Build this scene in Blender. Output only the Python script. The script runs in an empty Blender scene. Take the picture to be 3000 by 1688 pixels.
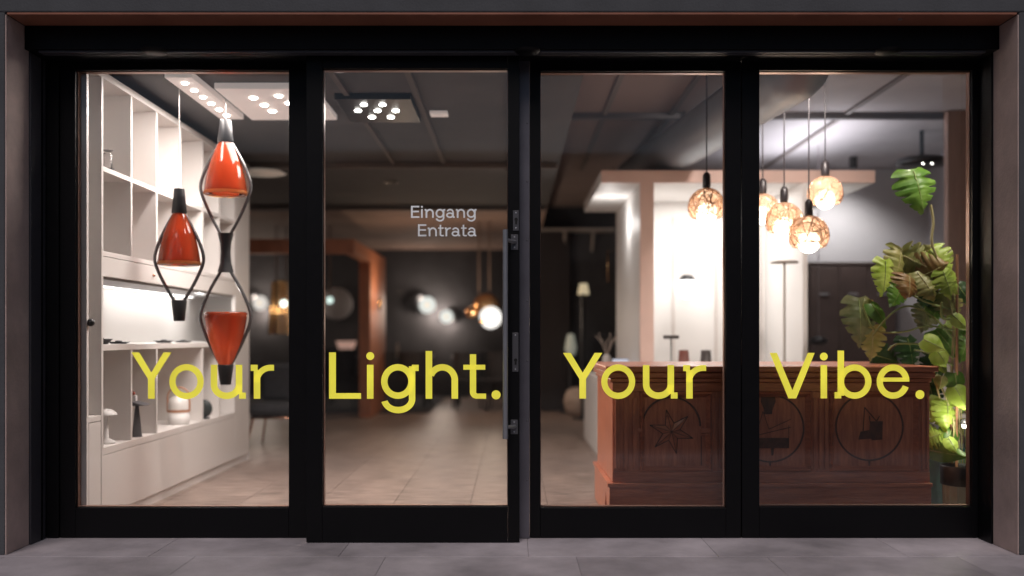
import bpy, bmesh, math, random
from mathutils import Vector, Matrix
PI = math.pi
random.seed(7)
S = bpy.context.scene
COL = S.collection

# ------------------------------------------------------------------ camera, world, sun, exposure
D = 5.2            # camera to shop front
CH = 1.066         # camera height
U = 0.0018         # metres per photograph pixel on the shop-front plane
HX, HY = 1500.0, 985.0
cam = bpy.data.cameras.new('camera'); camo = bpy.data.objects.new('camera', cam); COL.objects.link(camo)
camo.location = (0, -D, CH); camo.rotation_euler = (PI/2, 0, 0)
cam.sensor_width = 36; cam.lens = 36*D/(3000*U)
cam.shift_y = (985-844)/3000.0
cam.clip_start = 0.05; cam.clip_end = 2000
cam.dof.use_dof = True; cam.dof.focus_distance = D+0.0; cam.dof.aperture_fstop = 0.72
S.camera = camo
W = bpy.data.worlds.new('World'); S.world = W; W.use_nodes = True
nt = W.node_tree; nt.nodes.clear()
wo = nt.nodes.new('ShaderNodeOutputWorld'); bg = nt.nodes.new('ShaderNodeBackground'); sky = nt.nodes.new('ShaderNodeTexSky')
SUN_EL, SUN_AZ = math.radians(50), math.radians(188)
sky.sky_type = 'NISHITA'; sky.sun_disc = False; sky.sun_elevation = SUN_EL; sky.sun_rotation = SUN_AZ
bg.inputs['Strength'].default_value = 0.03
nt.links.new(sky.outputs[0], bg.inputs[0]); nt.links.new(bg.outputs[0], wo.inputs[0])
sl = bpy.data.lights.new('sun', 'SUN'); sl.energy = 1.3; sl.angle = math.radians(30); sl.color = (1.0, 0.88, 0.86)
so = bpy.data.objects.new('sun', sl); COL.objects.link(so)
so.rotation_euler = (PI/2-SUN_EL, 0, math.radians(-8))
S.view_settings.view_transform = 'Standard'; S.view_settings.look = 'None'
S.view_settings.exposure = 0; S.view_settings.gamma = 1; S.view_settings.use_curve_mapping = False
S.render.engine = 'CYCLES'
S.cycles.use_denoising = True
S.cycles.max_bounces = 8; S.cycles.transparent_max_bounces = 24; S.cycles.transmission_bounces = 6
S.cycles.sample_clamp_indirect = 4.0; S.cycles.caustics_reflective = False; S.cycles.caustics_refractive = False

# ------------------------------------------------------------------ measuring helpers
def K(y): return (D+y)/D
def X(px, y=0.0): return (px-HX)*U*K(y)
def Z(py, y=0.0): return CH-(py-HY)*U*K(y)
def DX(d, y=0.0): return X(d*1.165, y)     # same, from the 2575-wide preview
def DZ(d, y=0.0): return Z(d*1.165, y)

# ------------------------------------------------------------------ materials
MATS = {}
def mat(name, col, rough=0.5, metal=0.0, var=0.0, vscale=6.0, bump=0.0, bscale=60.0, spec=0.5, stretch=None, world=False,
        emit=None, estr=0.0, col2=None, rand=0.0, coat=0.0, aniso=0):
    if name in MATS: return MATS[name]
    m = bpy.data.materials.new(name); m.use_nodes = True
    n = m.node_tree.nodes; l = m.node_tree.links; p = n['Principled BSDF']
    p.inputs['Base Color'].default_value = (*col, 1); p.inputs['Roughness'].default_value = rough
    p.inputs['Metallic'].default_value = metal; p.inputs['Specular IOR Level'].default_value = spec
    if coat: p.inputs['Coat Weight'].default_value = coat; p.inputs['Coat Roughness'].default_value = 0.15
    if emit: p.inputs['Emission Color'].default_value = (*emit, 1); p.inputs['Emission Strength'].default_value = estr
    if var or bump or rand:
        if world:
            src = n.new('ShaderNodeNewGeometry').outputs['Position']
        else:
            src = n.new('ShaderNodeTexCoord').outputs['Object']
        if stretch:
            mp = n.new('ShaderNodeMapping'); mp.inputs['Scale'].default_value = stretch; l.new(src, mp.inputs[0]); src = mp.outputs[0]
    if var or rand:
        nz = n.new('ShaderNodeTexNoise'); nz.inputs['Scale'].default_value = vscale; nz.inputs['Detail'].default_value = 6
        nz.inputs['Roughness'].default_value = 0.62; l.new(src, nz.inputs['Vector'])
        rp = n.new('ShaderNodeValToRGB'); c2 = col2 or tuple(c*(1-var) for c in col)
        c1 = col if col2 else tuple(min(1, c*(1+var)) for c in col)
        rp.color_ramp.elements[0].color = (*c2, 1); rp.color_ramp.elements[1].color = (*c1, 1)
        rp.color_ramp.elements[0].position = 0.3; rp.color_ramp.elements[1].position = 0.7
        l.new(nz.outputs[0], rp.inputs[0]); out = rp.outputs[0]
        if rand:
            oi = n.new('ShaderNodeObjectInfo'); mr = n.new('ShaderNodeMapRange')
            mr.inputs['To Min'].default_value = 1-rand; mr.inputs['To Max'].default_value = 1+rand
            l.new(oi.outputs['Random'], mr.inputs[0])
            mx = n.new('ShaderNodeVectorMath'); mx.operation = 'SCALE'; l.new(out, mx.inputs[0]); l.new(mr.outputs[0], mx.inputs['Scale']); out = mx.outputs[0]
        l.new(out, p.inputs['Base Color'])
        r2 = n.new('ShaderNodeMapRange'); r2.inputs['To Min'].default_value = max(.02, rough-.1); r2.inputs['To Max'].default_value = min(1, rough+.12)
        l.new(nz.outputs[0], r2.inputs[0]); l.new(r2.outputs[0], p.inputs['Roughness'])
    if bump:
        nb = n.new('ShaderNodeTexNoise'); nb.inputs['Scale'].default_value = bscale; nb.inputs['Detail'].default_value = 5; l.new(src, nb.inputs['Vector'])
        b = n.new('ShaderNodeBump'); b.inputs['Strength'].default_value = bump; b.inputs['Distance'].default_value = 0.01
        l.new(nb.outputs[0], b.inputs['Height']); l.new(b.outputs[0], p.inputs['Normal'])
    MATS[name] = m; return m

def emis(name, col, strength):
    if name in MATS: return MATS[name]
    m = bpy.data.materials.new(name); m.use_nodes = True; n = m.node_tree.nodes; n.clear()
    e = n.new('ShaderNodeEmission'); e.inputs[0].default_value = (*col, 1); e.inputs[1].default_value = strength
    o = n.new('ShaderNodeOutputMaterial'); m.node_tree.links.new(e.outputs[0], o.inputs[0]); MATS[name] = m; return m

def pane_glass(name='window_glass', tint=(0.97, 0.975, 0.97), dirt_haze=0.005):
    if name in MATS: return MATS[name]
    m = bpy.data.materials.new(name); m.use_nodes = True; n = m.node_tree.nodes; l = m.node_tree.links; n.clear()
    tr = n.new('ShaderNodeBsdfTransparent'); tr.inputs[0].default_value = (*tint, 1)
    gl = n.new('ShaderNodeBsdfGlossy'); gl.inputs['Roughness'].default_value = 0.02
    fr = n.new('ShaderNodeFresnel'); fr.inputs[0].default_value = 1.5
    mx = n.new('ShaderNodeMixShader'); l.new(fr.outputs[0], mx.inputs[0]); l.new(tr.outputs[0], mx.inputs[1]); l.new(gl.outputs[0], mx.inputs[2])
    df = n.new('ShaderNodeBsdfDiffuse'); df.inputs[0].default_value = (.7, .7, .7, 1)  # thin diffuse film: smudges plus painted-in haze of reflections on the glass
    nz = n.new('ShaderNodeTexNoise'); nz.inputs['Scale'].default_value = 2.2; nz.inputs['Detail'].default_value = 8
    tc = n.new('ShaderNodeTexCoord'); l.new(tc.outputs['Object'], nz.inputs['Vector'])
    mr = n.new('ShaderNodeMapRange'); mr.inputs['From Min'].default_value = .45; mr.inputs['From Max'].default_value = .8
    mr.inputs['To Min'].default_value = dirt_haze*.3; mr.inputs['To Max'].default_value = dirt_haze*2.5; l.new(nz.outputs[0], mr.inputs[0])
    m2 = n.new('ShaderNodeMixShader'); l.new(mr.outputs[0], m2.inputs[0]); l.new(mx.outputs[0], m2.inputs[1]); l.new(df.outputs[0], m2.inputs[2])
    o = n.new('ShaderNodeOutputMaterial'); l.new(m2.outputs[0], o.inputs[0]); MATS[name] = m; return m

def shade_glass(name, col, trans=0.45, tl=0.4, gloss=0.12, glow=0.0):
    """coloured blown glass or thin leaf: see-through + translucent + gloss"""
    if name in MATS: return MATS[name]
    m = bpy.data.materials.new(name); m.use_nodes = True; n = m.node_tree.nodes; l = m.node_tree.links; n.clear()
    a = n.new('ShaderNodeBsdfTransparent'); a.inputs[0].default_value = (*col, 1)
    b = n.new('ShaderNodeBsdfTranslucent'); b.inputs[0].default_value = (*col, 1)
    c = n.new('ShaderNodeBsdfDiffuse'); c.inputs[0].default_value = (*col, 1)
    g = n.new('ShaderNodeBsdfGlossy'); g.inputs['Roughness'].default_value = 0.08
    m1 = n.new('ShaderNodeMixShader'); m1.inputs[0].default_value = .45; l.new(b.outputs[0], m1.inputs[1]); l.new(c.outputs[0], m1.inputs[2])
    m2 = n.new('ShaderNodeMixShader'); m2.inputs[0].default_value = trans; l.new(m1.outputs[0], m2.inputs[1]); l.new(a.outputs[0], m2.inputs[2])
    m3 = n.new('ShaderNodeMixShader')
    fr = n.new('ShaderNodeFresnel'); fr.inputs[0].default_value = 1.45
    l.new(fr.outputs[0], m3.inputs[0]); l.new(m2.outputs[0], m3.inputs[1]); l.new(g.outputs[0], m3.inputs[2]); out = m3.outputs[0]
    o = n.new('ShaderNodeOutputMaterial'); l.new(out, o.inputs[0]); MATS[name] = m; return m

def leaf_mat(name, col, col2):
    if name in MATS: return MATS[name]
    m = bpy.data.materials.new(name); m.use_nodes = True; n = m.node_tree.nodes; l = m.node_tree.links; n.clear()
    tc = n.new('ShaderNodeTexCoord'); wv = n.new('ShaderNodeTexNoise'); wv.inputs['Scale'].default_value = 14; wv.inputs['Detail'].default_value = 4
    l.new(tc.outputs['Object'], wv.inputs['Vector'])
    rp = n.new('ShaderNodeValToRGB'); rp.color_ramp.elements[0].color = (*col, 1); rp.color_ramp.elements[1].color = (*col2, 1)
    rp.color_ramp.elements[0].position = .38; rp.color_ramp.elements[1].position = .66; l.new(wv.outputs[0], rp.inputs[0])
    p = n.new('ShaderNodeBsdfPrincipled'); p.inputs['Roughness'].default_value = .38; l.new(rp.outputs[0], p.inputs['Base Color'])
    t = n.new('ShaderNodeBsdfTranslucent'); l.new(rp.outputs[0], t.inputs[0])
    mx = n.new('ShaderNodeMixShader'); mx.inputs[0].default_value = .45; l.new(p.outputs[0], mx.inputs[1]); l.new(t.outputs[0], mx.inputs[2])
    o = n.new('ShaderNodeOutputMaterial'); l.new(mx.outputs[0], o.inputs[0]); MATS[name] = m; return m

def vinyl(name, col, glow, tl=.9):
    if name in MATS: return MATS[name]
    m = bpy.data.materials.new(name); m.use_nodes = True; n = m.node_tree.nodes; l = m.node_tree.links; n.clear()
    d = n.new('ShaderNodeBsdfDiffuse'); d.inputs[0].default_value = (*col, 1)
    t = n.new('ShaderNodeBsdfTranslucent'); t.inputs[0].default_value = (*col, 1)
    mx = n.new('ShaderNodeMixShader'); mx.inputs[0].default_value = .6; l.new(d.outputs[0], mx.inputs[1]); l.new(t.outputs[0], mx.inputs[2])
    e = n.new('ShaderNodeEmission'); e.inputs[0].default_value = (*col, 1); e.inputs[1].default_value = glow  # added emission lends the vinyl letters a luminous look
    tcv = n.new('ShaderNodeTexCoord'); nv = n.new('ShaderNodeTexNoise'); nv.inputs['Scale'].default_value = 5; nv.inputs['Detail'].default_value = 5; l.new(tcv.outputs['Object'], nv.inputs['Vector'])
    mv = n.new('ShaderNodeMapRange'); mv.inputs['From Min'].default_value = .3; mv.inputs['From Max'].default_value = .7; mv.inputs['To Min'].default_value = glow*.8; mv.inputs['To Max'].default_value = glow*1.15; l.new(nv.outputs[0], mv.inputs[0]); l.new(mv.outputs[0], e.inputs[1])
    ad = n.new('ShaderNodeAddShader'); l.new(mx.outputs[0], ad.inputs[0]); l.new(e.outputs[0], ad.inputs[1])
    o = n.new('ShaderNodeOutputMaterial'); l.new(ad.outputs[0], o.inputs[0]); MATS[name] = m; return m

BLACK = mat('black_powder_coat', (.0022, .0022, .0030), .45, var=.15, vscale=20, bump=.03, bscale=900, spec=.22)
JAMB = mat('grey_metal_jamb', (.05, .048, .056), .5, var=.2, vscale=4, bump=.05, bscale=500)
STRIP = mat('brushed_aluminium_strip', (.16, .155, .18), .42, .6, var=.12, vscale=5, bump=.04, bscale=600)
BEAD = mat('glazing_bead_copper_lit', (.36, .21, .16), .35, .4)  # coppery colour stands for shop light on the black frame returns
STEEL = mat('brushed_steel', (.42, .43, .46), .38, .75, var=.1, vscale=30, stretch=(20, 20, 1))
PLATE = mat('dull_steel_plate', (.14, .14, .15), .42, .7)
DARKHOLE = mat('keyhole_black', (.004, .004, .004), .7)
PLASTER = mat('grey_plaster', (.08, .084, .09), .85, var=.22, vscale=3, bump=.25, bscale=90)
CONCRETE = mat('concrete_warm_spill', (.56, .43, .385), .85, var=.28, vscale=2.4, bump=.35, bscale=70)  # pinkish tint puts the warm shop spill into the reveal colour
SOFFIT = mat('soffit_warm_glow', (.32, .13, .08), .35, var=.2, vscale=3)  # orange base colour paints in the warm glow along the soffit
def scuff(m):
    n = m.node_tree.nodes; l = m.node_tree.links; p = n['Principled BSDF']
    tc = n.new('ShaderNodeTexCoord'); mp = n.new('ShaderNodeMapping'); mp.inputs['Scale'].default_value = (7, 7, 60); l.new(tc.outputs['Object'], mp.inputs[0])
    nz = n.new('ShaderNodeTexNoise'); nz.inputs['Scale'].default_value = 5; nz.inputs['Detail'].default_value = 8; nz.inputs['Roughness'].default_value = .7; l.new(mp.outputs[0], nz.inputs['Vector'])
    rp = n.new('ShaderNodeValToRGB'); rp.color_ramp.elements[0].position = .70; rp.color_ramp.elements[1].position = .80
    rp.color_ramp.elements[0].color = (.0022, .0022, .003, 1); rp.color_ramp.elements[1].color = (.05, .048, .05, 1)
    l.new(nz.outputs[0], rp.inputs[0]); l.new(rp.outputs[0], p.inputs['Base Color'])
scuff(BLACK)
SLAB = mat('pavement_slab', (.47, .43, .45), .6, var=.45, vscale=1.5, bump=.2, bscale=40, world=True, rand=.1)
GROUT = mat('joint_grout', (.05, .045, .045), .9)
TILE = mat('stone_floor_tile', (.27, .203, .172), .40, bump=.2, bscale=26, world=True, stretch=(1.1, 7, 1), var=.7, vscale=4.2, rand=.10)
WHITE = mat('white_lacquer', (.80, .765, .74), .42, var=.02, vscale=3)
WHITE2 = mat('white_board', (.80, .78, .765), .55, var=.03, vscale=3)
PINK = mat('edge_warm_lit', (.80, .58, .51), .55, var=.06, vscale=4)  # blush colour paints warm front light onto canopy edge and post
CEILD = mat('dark_ceiling', (.075, .070, .070), .8, var=.25, vscale=1.6)
CEILB = mat('warm_grey_ceiling', (.42, .40, .42), .75, var=.12, vscale=1.2)
RAIL = mat('ceiling_rail', (.035, .033, .034), .5)
BACKW = mat('charcoal_back_wall', (.048, .047, .052), .8, var=.45, vscale=1.3, bump=.1, bscale=20)
GREYW = mat('mauve_grey_wall', (.40, .385, .40), .8, var=.08, vscale=1.5)
DKBROWN = mat('dark_brown_panel', (.06, .04, .036), .5, var=.3, vscale=3)
WOOD = mat('red_brown_oak', (.68, .235, .12), .38, var=.4, vscale=5.0, stretch=(1, 4, 9), bump=.35, bscale=24, col2=(.36, .10, .052), coat=.18)
WOODV = mat('red_brown_oak_upright', (.68, .238, .122), .38, var=.4, vscale=5.0, stretch=(9, 6, 1), bump=.35, bscale=24, col2=(.36, .10, .052), coat=.18)
INLAY = mat('dark_inlay', (.095, .032, .02), .5, var=.4, vscale=30)
ORANGEW = mat('orange_wood', (.45, .17, .085), .5, var=.2, vscale=4, stretch=(6, 6, 1))
DKFAB = mat('charcoal_fabric', (.05, .05, .055), .9, var=.2, vscale=20)
GOLD = mat('brass', (.72, .46, .22), .25, 1.0)
COPPER = mat('copper', (.7, .36, .25), .25, 1.0)
SOCK = mat('dark_socket', (.03, .025, .028), .4)
CAPB = mat('graphite_cap', (.018, .018, .02), .38)
FRAMEB = mat('smoked_glass_rib', (.09, .085, .088), .15, spec=.8)
ORANGE = shade_glass('orange_blown_glass', (.56, .105, .04), trans=.42)
AMBER = shade_glass('amber_glass', (1.0, .80, .63), trans=.58)
GLASS = pane_glass()
YELLOW = vinyl('yellow_vinyl_glow', (.76, .71, .11), .44)
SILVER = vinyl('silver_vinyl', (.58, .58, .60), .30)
GLOWW = emis('white_spot_glow', (1, .95, .88), 18)
SPOTF = emis('spot_lens_glow', (1, .96, .9), 30)
PALE = mat('pale_lamp_panel', (.72, .62, .58), .5, emit=(1, .88, .83), estr=.28)

# ------------------------------------------------------------------ mesh builder
class MB:
    def __init__(s): s.v = []; s.f = []; s.sm = []
    def add(s, vs, fs, smooth=False):
        o = len(s.v); s.v += [tuple(v) for v in vs]
        for f in fs: s.f.append(tuple(i+o for i in f)); s.sm.append(smooth)
        return s
    def box(s, x0, x1, y0, y1, z0, z1):
        if x0 > x1: x0, x1 = x1, x0
        if y0 > y1: y0, y1 = y1, y0
        if z0 > z1: z0, z1 = z1, z0
        return s.add([(x0,y0,z0),(x1,y0,z0),(x1,y1,z0),(x0,y1,z0),(x0,y0,z1),(x1,y0,z1),(x1,y1,z1),(x0,y1,z1)],
            [(0,3,2,1),(4,5,6,7),(0,1,5,4),(1,2,6,5),(2,3,7,6),(3,0,4,7)])
    def tube(s, pts, r, n=8, closed=False, cap=True):
        P = [Vector(p) for p in pts]; m = len(P); rs = r if isinstance(r, (list, tuple)) else [r]*m
        vs = []; up = None
        for i, p in enumerate(P):
            if closed: t = (P[(i+1) % m]-P[i-1])
            else: t = P[min(i+1, m-1)]-P[max(i-1, 0)]
            t.normalize()
            if up is None:
                up = Vector((0,0,1)) if abs(t.z) < .9 else Vector((1,0,0))
            a = t.cross(up)
            if a.length < 1e-5: a = t.cross(Vector((0,1,0)))
            a.normalize(); b = a.cross(t).normalized(); up = b
            for j in range(n):
                th = 2*PI*j/n; vs.append(p+(a*math.cos(th)+b*math.sin(th))*rs[i])
        fs = []; R = m if closed else m-1
        for i in range(R):
            for j in range(n):
                i2 = (i+1) % m; fs.append((i*n+j, i*n+(j+1) % n, i2*n+(j+1) % n, i2*n+j))
        s.add(vs, fs, True)
        if cap and not closed:
            s.add(vs[:n], [tuple(range(n))[::-1]]); s.add(vs[-n:], [tuple(range(n))])
        return s
    def lathe(s, prof, c=(0,0,0), n=24, smooth=True, axis='z'):
        vs = []
        for r, h in prof:
            for j in range(n):
                a = 2*PI*j/n
                if axis == 'z': vs.append((c[0]+r*math.cos(a), c[1]+r*math.sin(a), c[2]+h))
                elif axis == 'y': vs.append((c[0]+r*math.cos(a), c[1]+h, c[2]+r*math.sin(a)))
                else: vs.append((c[0]+h, c[1]+r*math.cos(a), c[2]+r*math.sin(a)))
        fs = [(i*n+j, i*n+(j+1) % n, (i+1)*n+(j+1) % n, (i+1)*n+j) for i in range(len(prof)-1) for j in range(n)]
        return s.add(vs, fs, smooth)
    def sphere(s, c, r, n=20, m=12, sx=1, sy=1, sz=1):
        prof = [(math.sin(PI*i/m)*r, -math.cos(PI*i/m)*r) for i in range(m+1)]
        b = MB().lathe(prof, (0,0,0), n)
        return s.add([(c[0]+v[0]*sx, c[1]+v[1]*sy, c[2]+v[2]*sz) for v in b.v], b.f, True)
    def cyl(s, c, r, h, n=20, axis='z'):
        return s.lathe([(0,0),(r,0)], c, n, False, axis).lathe([(r,0),(r,h)], c, n, True, axis).lathe([(r,h),(0,h)], c, n, False, axis)
    def prism(s, poly, y0, y1):
        """polygon in x,z extruded along y (poly convex or concave; triangulated)"""
        n = len(poly)
        from mathutils.geometry import tessellate_polygon
        tris = tessellate_polygon([[Vector((p[0], p[1], 0)) for p in poly]])
        vs = [(p[0], y0, p[1]) for p in poly]+[(p[0], y1, p[1]) for p in poly]
        fs = [tuple(t) for t in tris]+[tuple(i+n for i in t[::-1]) for t in tris]
        fs += [(i, (i+1) % n, n+(i+1) % n, n+i) for i in range(n)]
        return s.add(vs, fs)
    def arcband(s, cx, cz, rx, rz, a0, a1, w, y0, y1, n=28):
        ang = [math.radians(a0+(a1-a0)*i/n) for i in range(n+1)]
        vs = []
        for y in (y0, y1):
            vs += [(cx+rx*math.cos(a), y, cz+rz*math.sin(a)) for a in ang]
            vs += [(cx+(rx-w)*math.cos(a), y, cz+(rz-w)*math.sin(a)) for a in ang]
        m = n+1; fs = []
        for i in range(n):
            fs += [(i, i+1, m+i+1, m+i), (2*m+i, 3*m+i, 3*m+i+1, 2*m+i+1), (i, 2*m+i, 2*m+i+1, i+1), (m+i, m+i+1, 3*m+i+1, 3*m+i)]
        fs += [(0, m, 3*m, 2*m), (n, 2*m+n, 3*m+n, m+n)]
        return s.add(vs, fs)
    def build(s, name, m, parent=None, bevel=0.0, local=False):
        me = bpy.data.meshes.new(name)
        off = Vector((0,0,0))
        if parent is not None and not local: off = WL.get(parent.name, Vector((0,0,0)))
        me.from_pydata([tuple(Vector(v)-off) for v in s.v], [], s.f)
        me.polygons.foreach_set('use_smooth', s.sm)
        bm = bmesh.new(); bm.from_mesh(me); bmesh.ops.recalc_face_normals(bm, faces=bm.faces); bm.to_mesh(me); bm.free()
        me.update(); me.materials.append(m)
        o = bpy.data.objects.new(name, me); COL.objects.link(o)
        if parent is not None: o.parent = parent; WL[o.name] = off
        else: WL[o.name] = Vector((0,0,0))
        if bevel:
            b = o.modifiers.new('edge', 'BEVEL'); b.width = bevel; b.segments = 2; b.limit_method = 'ANGLE'
        return o
WL = {}
def box(*a): return MB().box(*a)
def tag(o, label=None, cat=None, group=None, kind=None):
    if label: o['label'] = label
    if cat: o['category'] = cat
    if group: o['group'] = group
    if kind: o['kind'] = kind
    return o
def thing(name, loc, label=None, cat=None, group=None, kind=None):
    o = bpy.data.objects.new(name, None); COL.objects.link(o); o.location = loc; o.empty_display_size = .05
    WL[o.name] = Vector(loc); return tag(o, label, cat, group, kind)
def dup(root, loc, rz=None, label=None, scale=None):
    def cp(o, par):
        c = o.copy(); COL.objects.link(c); c.parent = par
        for ch in o.children: cp(ch, c)
        return c
    r = cp(root, None); r.location = loc
    if rz is not None: r.rotation_euler = (0, 0, rz)
    if scale: r.scale = scale
    if label: r['label'] = label
    return r
def lamp(name, kind, loc, power, col=(1, .86, .76), parent=None, size=.1, rot=(0,0,0), sy=None, spot=None, blend=.6):
    L = bpy.data.lights.new(name, kind); L.energy = power; L.color = col
    if kind == 'AREA':
        L.shape = 'RECTANGLE' if sy else 'DISK'; L.size = size
        if sy: L.size_y = sy
    else: L.shadow_soft_size = size
    if kind == 'SPOT': L.spot_size = math.radians(spot or 70); L.spot_blend = blend
    o = bpy.data.objects.new(name, L); COL.objects.link(o); o.rotation_euler = rot
    if parent is not None: o.parent = parent; o.location = Vector(loc)-WL[parent.name]
    else: o.location = loc
    return o

# ================================================================== SETTING: ground, building, room shell
g = box(-300, 300, -300, 20, -.30, -.012).build('ground', mat('asphalt', (.05, .05, .053), .85, var=.3, vscale=2, bump=.3, bscale=60)); tag(g, kind='structure')
pav = box(-6.0, 6.0, -4.03, .055, -.011, -.0035).build('pavement', mat('pavement_joint', (.28, .26, .27), .9)); tag(pav, kind='structure')
SW = .92
rows = [(-.43, .05), (-1.23, -.434), (-2.03, -1.234), (-2.83, -2.034), (-3.63, -2.834)]
slab_me = {}
for ri, (ya, yb) in enumerate(rows):
    for i in range(-6, 6):
        key = 'half' if ri == 0 else 'full'
        if key not in slab_me:
            t = box(.001, SW-.001, 0, yb-ya-.0025, -.0035, 0).build('slab', SLAB, pav, .0015); slab_me[key] = t
            o = t
        else:
            o = slab_me[key].copy(); COL.objects.link(o)
        o.location = (i*SW+(.31 if ri % 2 else .08), ya, 0)
road = box(-40, 40, -40, -4.04, -.011, -.006).build('road', MATS['asphalt']); tag(road, kind='structure')

OX = 2.47; OZ = 2.644; OY = -.40
bld = thing('shop_building', (0, OY, 0), 'dark grey plastered street front of the shop around the glass entrance', 'building')
box(-9, -OX-.0, OY, .06, 0, OZ).build('facade_wall', PLASTER, bld, .006)
box(OX, 9, OY, .06, 0, OZ).build('facade_wall', PLASTER, bld, .006)
box(-9, 9, OY, .06, OZ+.001, 6.2).build('upper_wall', PLASTER, bld, .006)
box(-OX+.001, -OX+.006, OY+.004, -.172, .002, OZ-.012).build('reveal', CONCRETE, bld)
box(OX-.006, OX-.001, OY+.004, -.152, .002, OZ-.012).build('reveal', CONCRETE, bld)
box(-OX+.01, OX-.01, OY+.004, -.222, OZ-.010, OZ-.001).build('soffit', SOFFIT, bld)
MB().cyl((X(2637, -.33), -.33, OZ-.016), .010, .005, 14).build('soffit_button', STEEL, bld)

# unseen house row, added to block the horizon glow mirrored in the panes
ob = thing('added_opposite_front', (0, -17, 0), 'unseen dark house front added across the street to darken the panes', 'building')
box(-30, 30, -24, -17, 0, 5.2).build('wall', mat('blocker_front', (.05, .048, .05), .9, var=.2, vscale=1), ob)
for i in range(-4, 5):
    for zz in (1.0,): box(i*3.2-.6, i*3.2+.6, -16.995, -16.93, zz, zz+1.7).build('window', mat('blocker_window', (.02, .02, .025), .1), ob)
# interior shell
floor = box(-5.0, 4.6, .056, 12.3, -.04, -.004).build('floor', GROUT); tag(floor, kind='structure')
TW, TD = .49, .98
t0 = None
nx0 = int(math.floor((-5.0+.265)/TW)); nx1 = int(math.ceil((4.6+.265)/TW))
for i in range(nx0, nx1):
    sh = 0
    for j in range(13):
        x = -.265+i*TW; y = .06+j*TD-(.49 if i % 2 else 0)
        if y < .05 or y+TD > 12.4: 
            if y < .05: y0, dd = .06, TD/2
            else: continue
        else: y0, dd = y, TD
        if x < -5.0 or x+TW > 4.65 or (x > 1.7 and y > 5.7): continue
        if x+TW < -2.9 and y < 2.6: continue
        if t0 is None or dd != TD:
            o = box(.0015, TW-.0015, .0015, dd-.0015, -.004, 0).build('tile', TILE, floor, .0008)
            if dd == TD and t0 is None: t0 = o
        else:
            o = t0.copy(); COL.objects.link(o)
        o.location = (x, y0, 0)
CZ = 2.60; CZB = 2.92
c = box(-5.05, .42, .06, 6.44, CZ, CZ+.06).build('ceiling', CEILD); tag(c, kind='structure')
c4 = box(-5.05, .42, 6.441, 12.3, CZ, CZ+.06).build('ceiling', mat('rear_ceiling_glow', (.26, .175, .14), .8, var=.25, vscale=1.4)); tag(c4, kind='structure')  # lighter brown paints the warm glow into the rear ceiling
c2 = box(1.75, 4.65, .06, 12.3, CZB, CZB+.06).build('ceiling', CEILB); tag(c2, kind='structure')
c3 = box(.42, 1.749, .06, 12.3, CZB, CZB+.06).build('ceiling', mat('brown_ceiling', (.26, .20, .185), .75, var=.12, vscale=1.2)); tag(c3, kind='structure')
r = box(.40, .42, .06, 12.3, CZ+.061, CZB+.06).build('ceiling_riser', CEILD, c)
# ceiling rails and panel seams
for yy in (3.50, 6.4): box(-5.0, .40, yy, yy+.07, CZ-.05, CZ-.001).build('ceiling_beam', mat('ceiling_beam_brown', (.10, .08, .072), .7), c, .004)
for xx in (-1.06, -.62, -.02): box(xx, xx+.035, .1, 3.49, CZ-.02, CZ-.001).build('ceiling_rail', MATS['ceiling_beam_brown'], c)
for xx in (.75, 1.30, 2.75): box(xx, xx+.04, .1, 5.7, CZB-.022, CZB-.001).build('ceiling_rail', mat('rail_mauve', (.16, .135, .13), .6), c2)
box(.43, 4.55, 2.98, 3.04, CZB-.05, CZB-.001).build('ceiling_beam', mat('beam_mauve', (.10, .09, .095), .6), c2, .004)
bw = box(-5.05, 4.65, 12.3, 12.4, 0, 3.1).build('back_wall', BACKW); tag(bw, kind='structure')
lw = box(-5.15, -5.05, 3.4, 12.3, 0, 3.1).build('side_wall', BACKW); tag(lw, kind='structure')
lw2 = box(-5.15, -2.70, 3.34, 3.40, 0, 3.1).build('side_wall', BACKW); tag(lw2, kind='structure')
lw3 = box(-2.76, -2.70, .06, 3.34, 0, 3.1).build('side_wall', GREYW); tag(lw3, kind='structure')
rw = box(4.6, 4.7, .06, 12.3, 0, 3.1).build('side_wall', GREYW); tag(rw, kind='structure')
rb = box(2.48, 4.6, 5.75, 5.85, 0, 2.92).build('rear_partition', GREYW); tag(rb, kind='structure')
db = box(.25, 2.48, 9.0, 9.1, 0, 2.92).build('rear_partition', BACKW); tag(db, kind='structure')

# ================================================================== SHOP FRONT
YF = 0.0       # face of fixed frames
YL = -.12      # face of sliding leaf
hd = thing('door_header', (0, -.22, 2.5), 'black header casing of the sliding door, above all four panes', 'door header')
box(-OX+.008, OX-.008, -.22, .055, 2.515, OZ-.0105).build('casing', BLACK, hd, .003)
box(-2.40, 2.40, -.205, -.185, 2.503, 2.5145).build('guide_rail', JAMB, hd, .002)
box(-2.40, 2.40, -.165, -.150, 2.503, 2.5145).build('guide_rail', JAMB, hd, .002)
for px in (450, 1545, 2605):
    x = X(px, -.22)
    MB().lathe([(0, 0), (.045, .0), (.066, .010), (.070, .018)], (x, -.2, 2.497), 24).build('sensor_cap', BLACK, hd)

def frame_part(parent, x0, x1, z0, z1, y0, y1, name, m=BLACK, bev=.002): return box(x0, x1, y0, y1, z0, z1).build(name, m, parent, bev)

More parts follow.
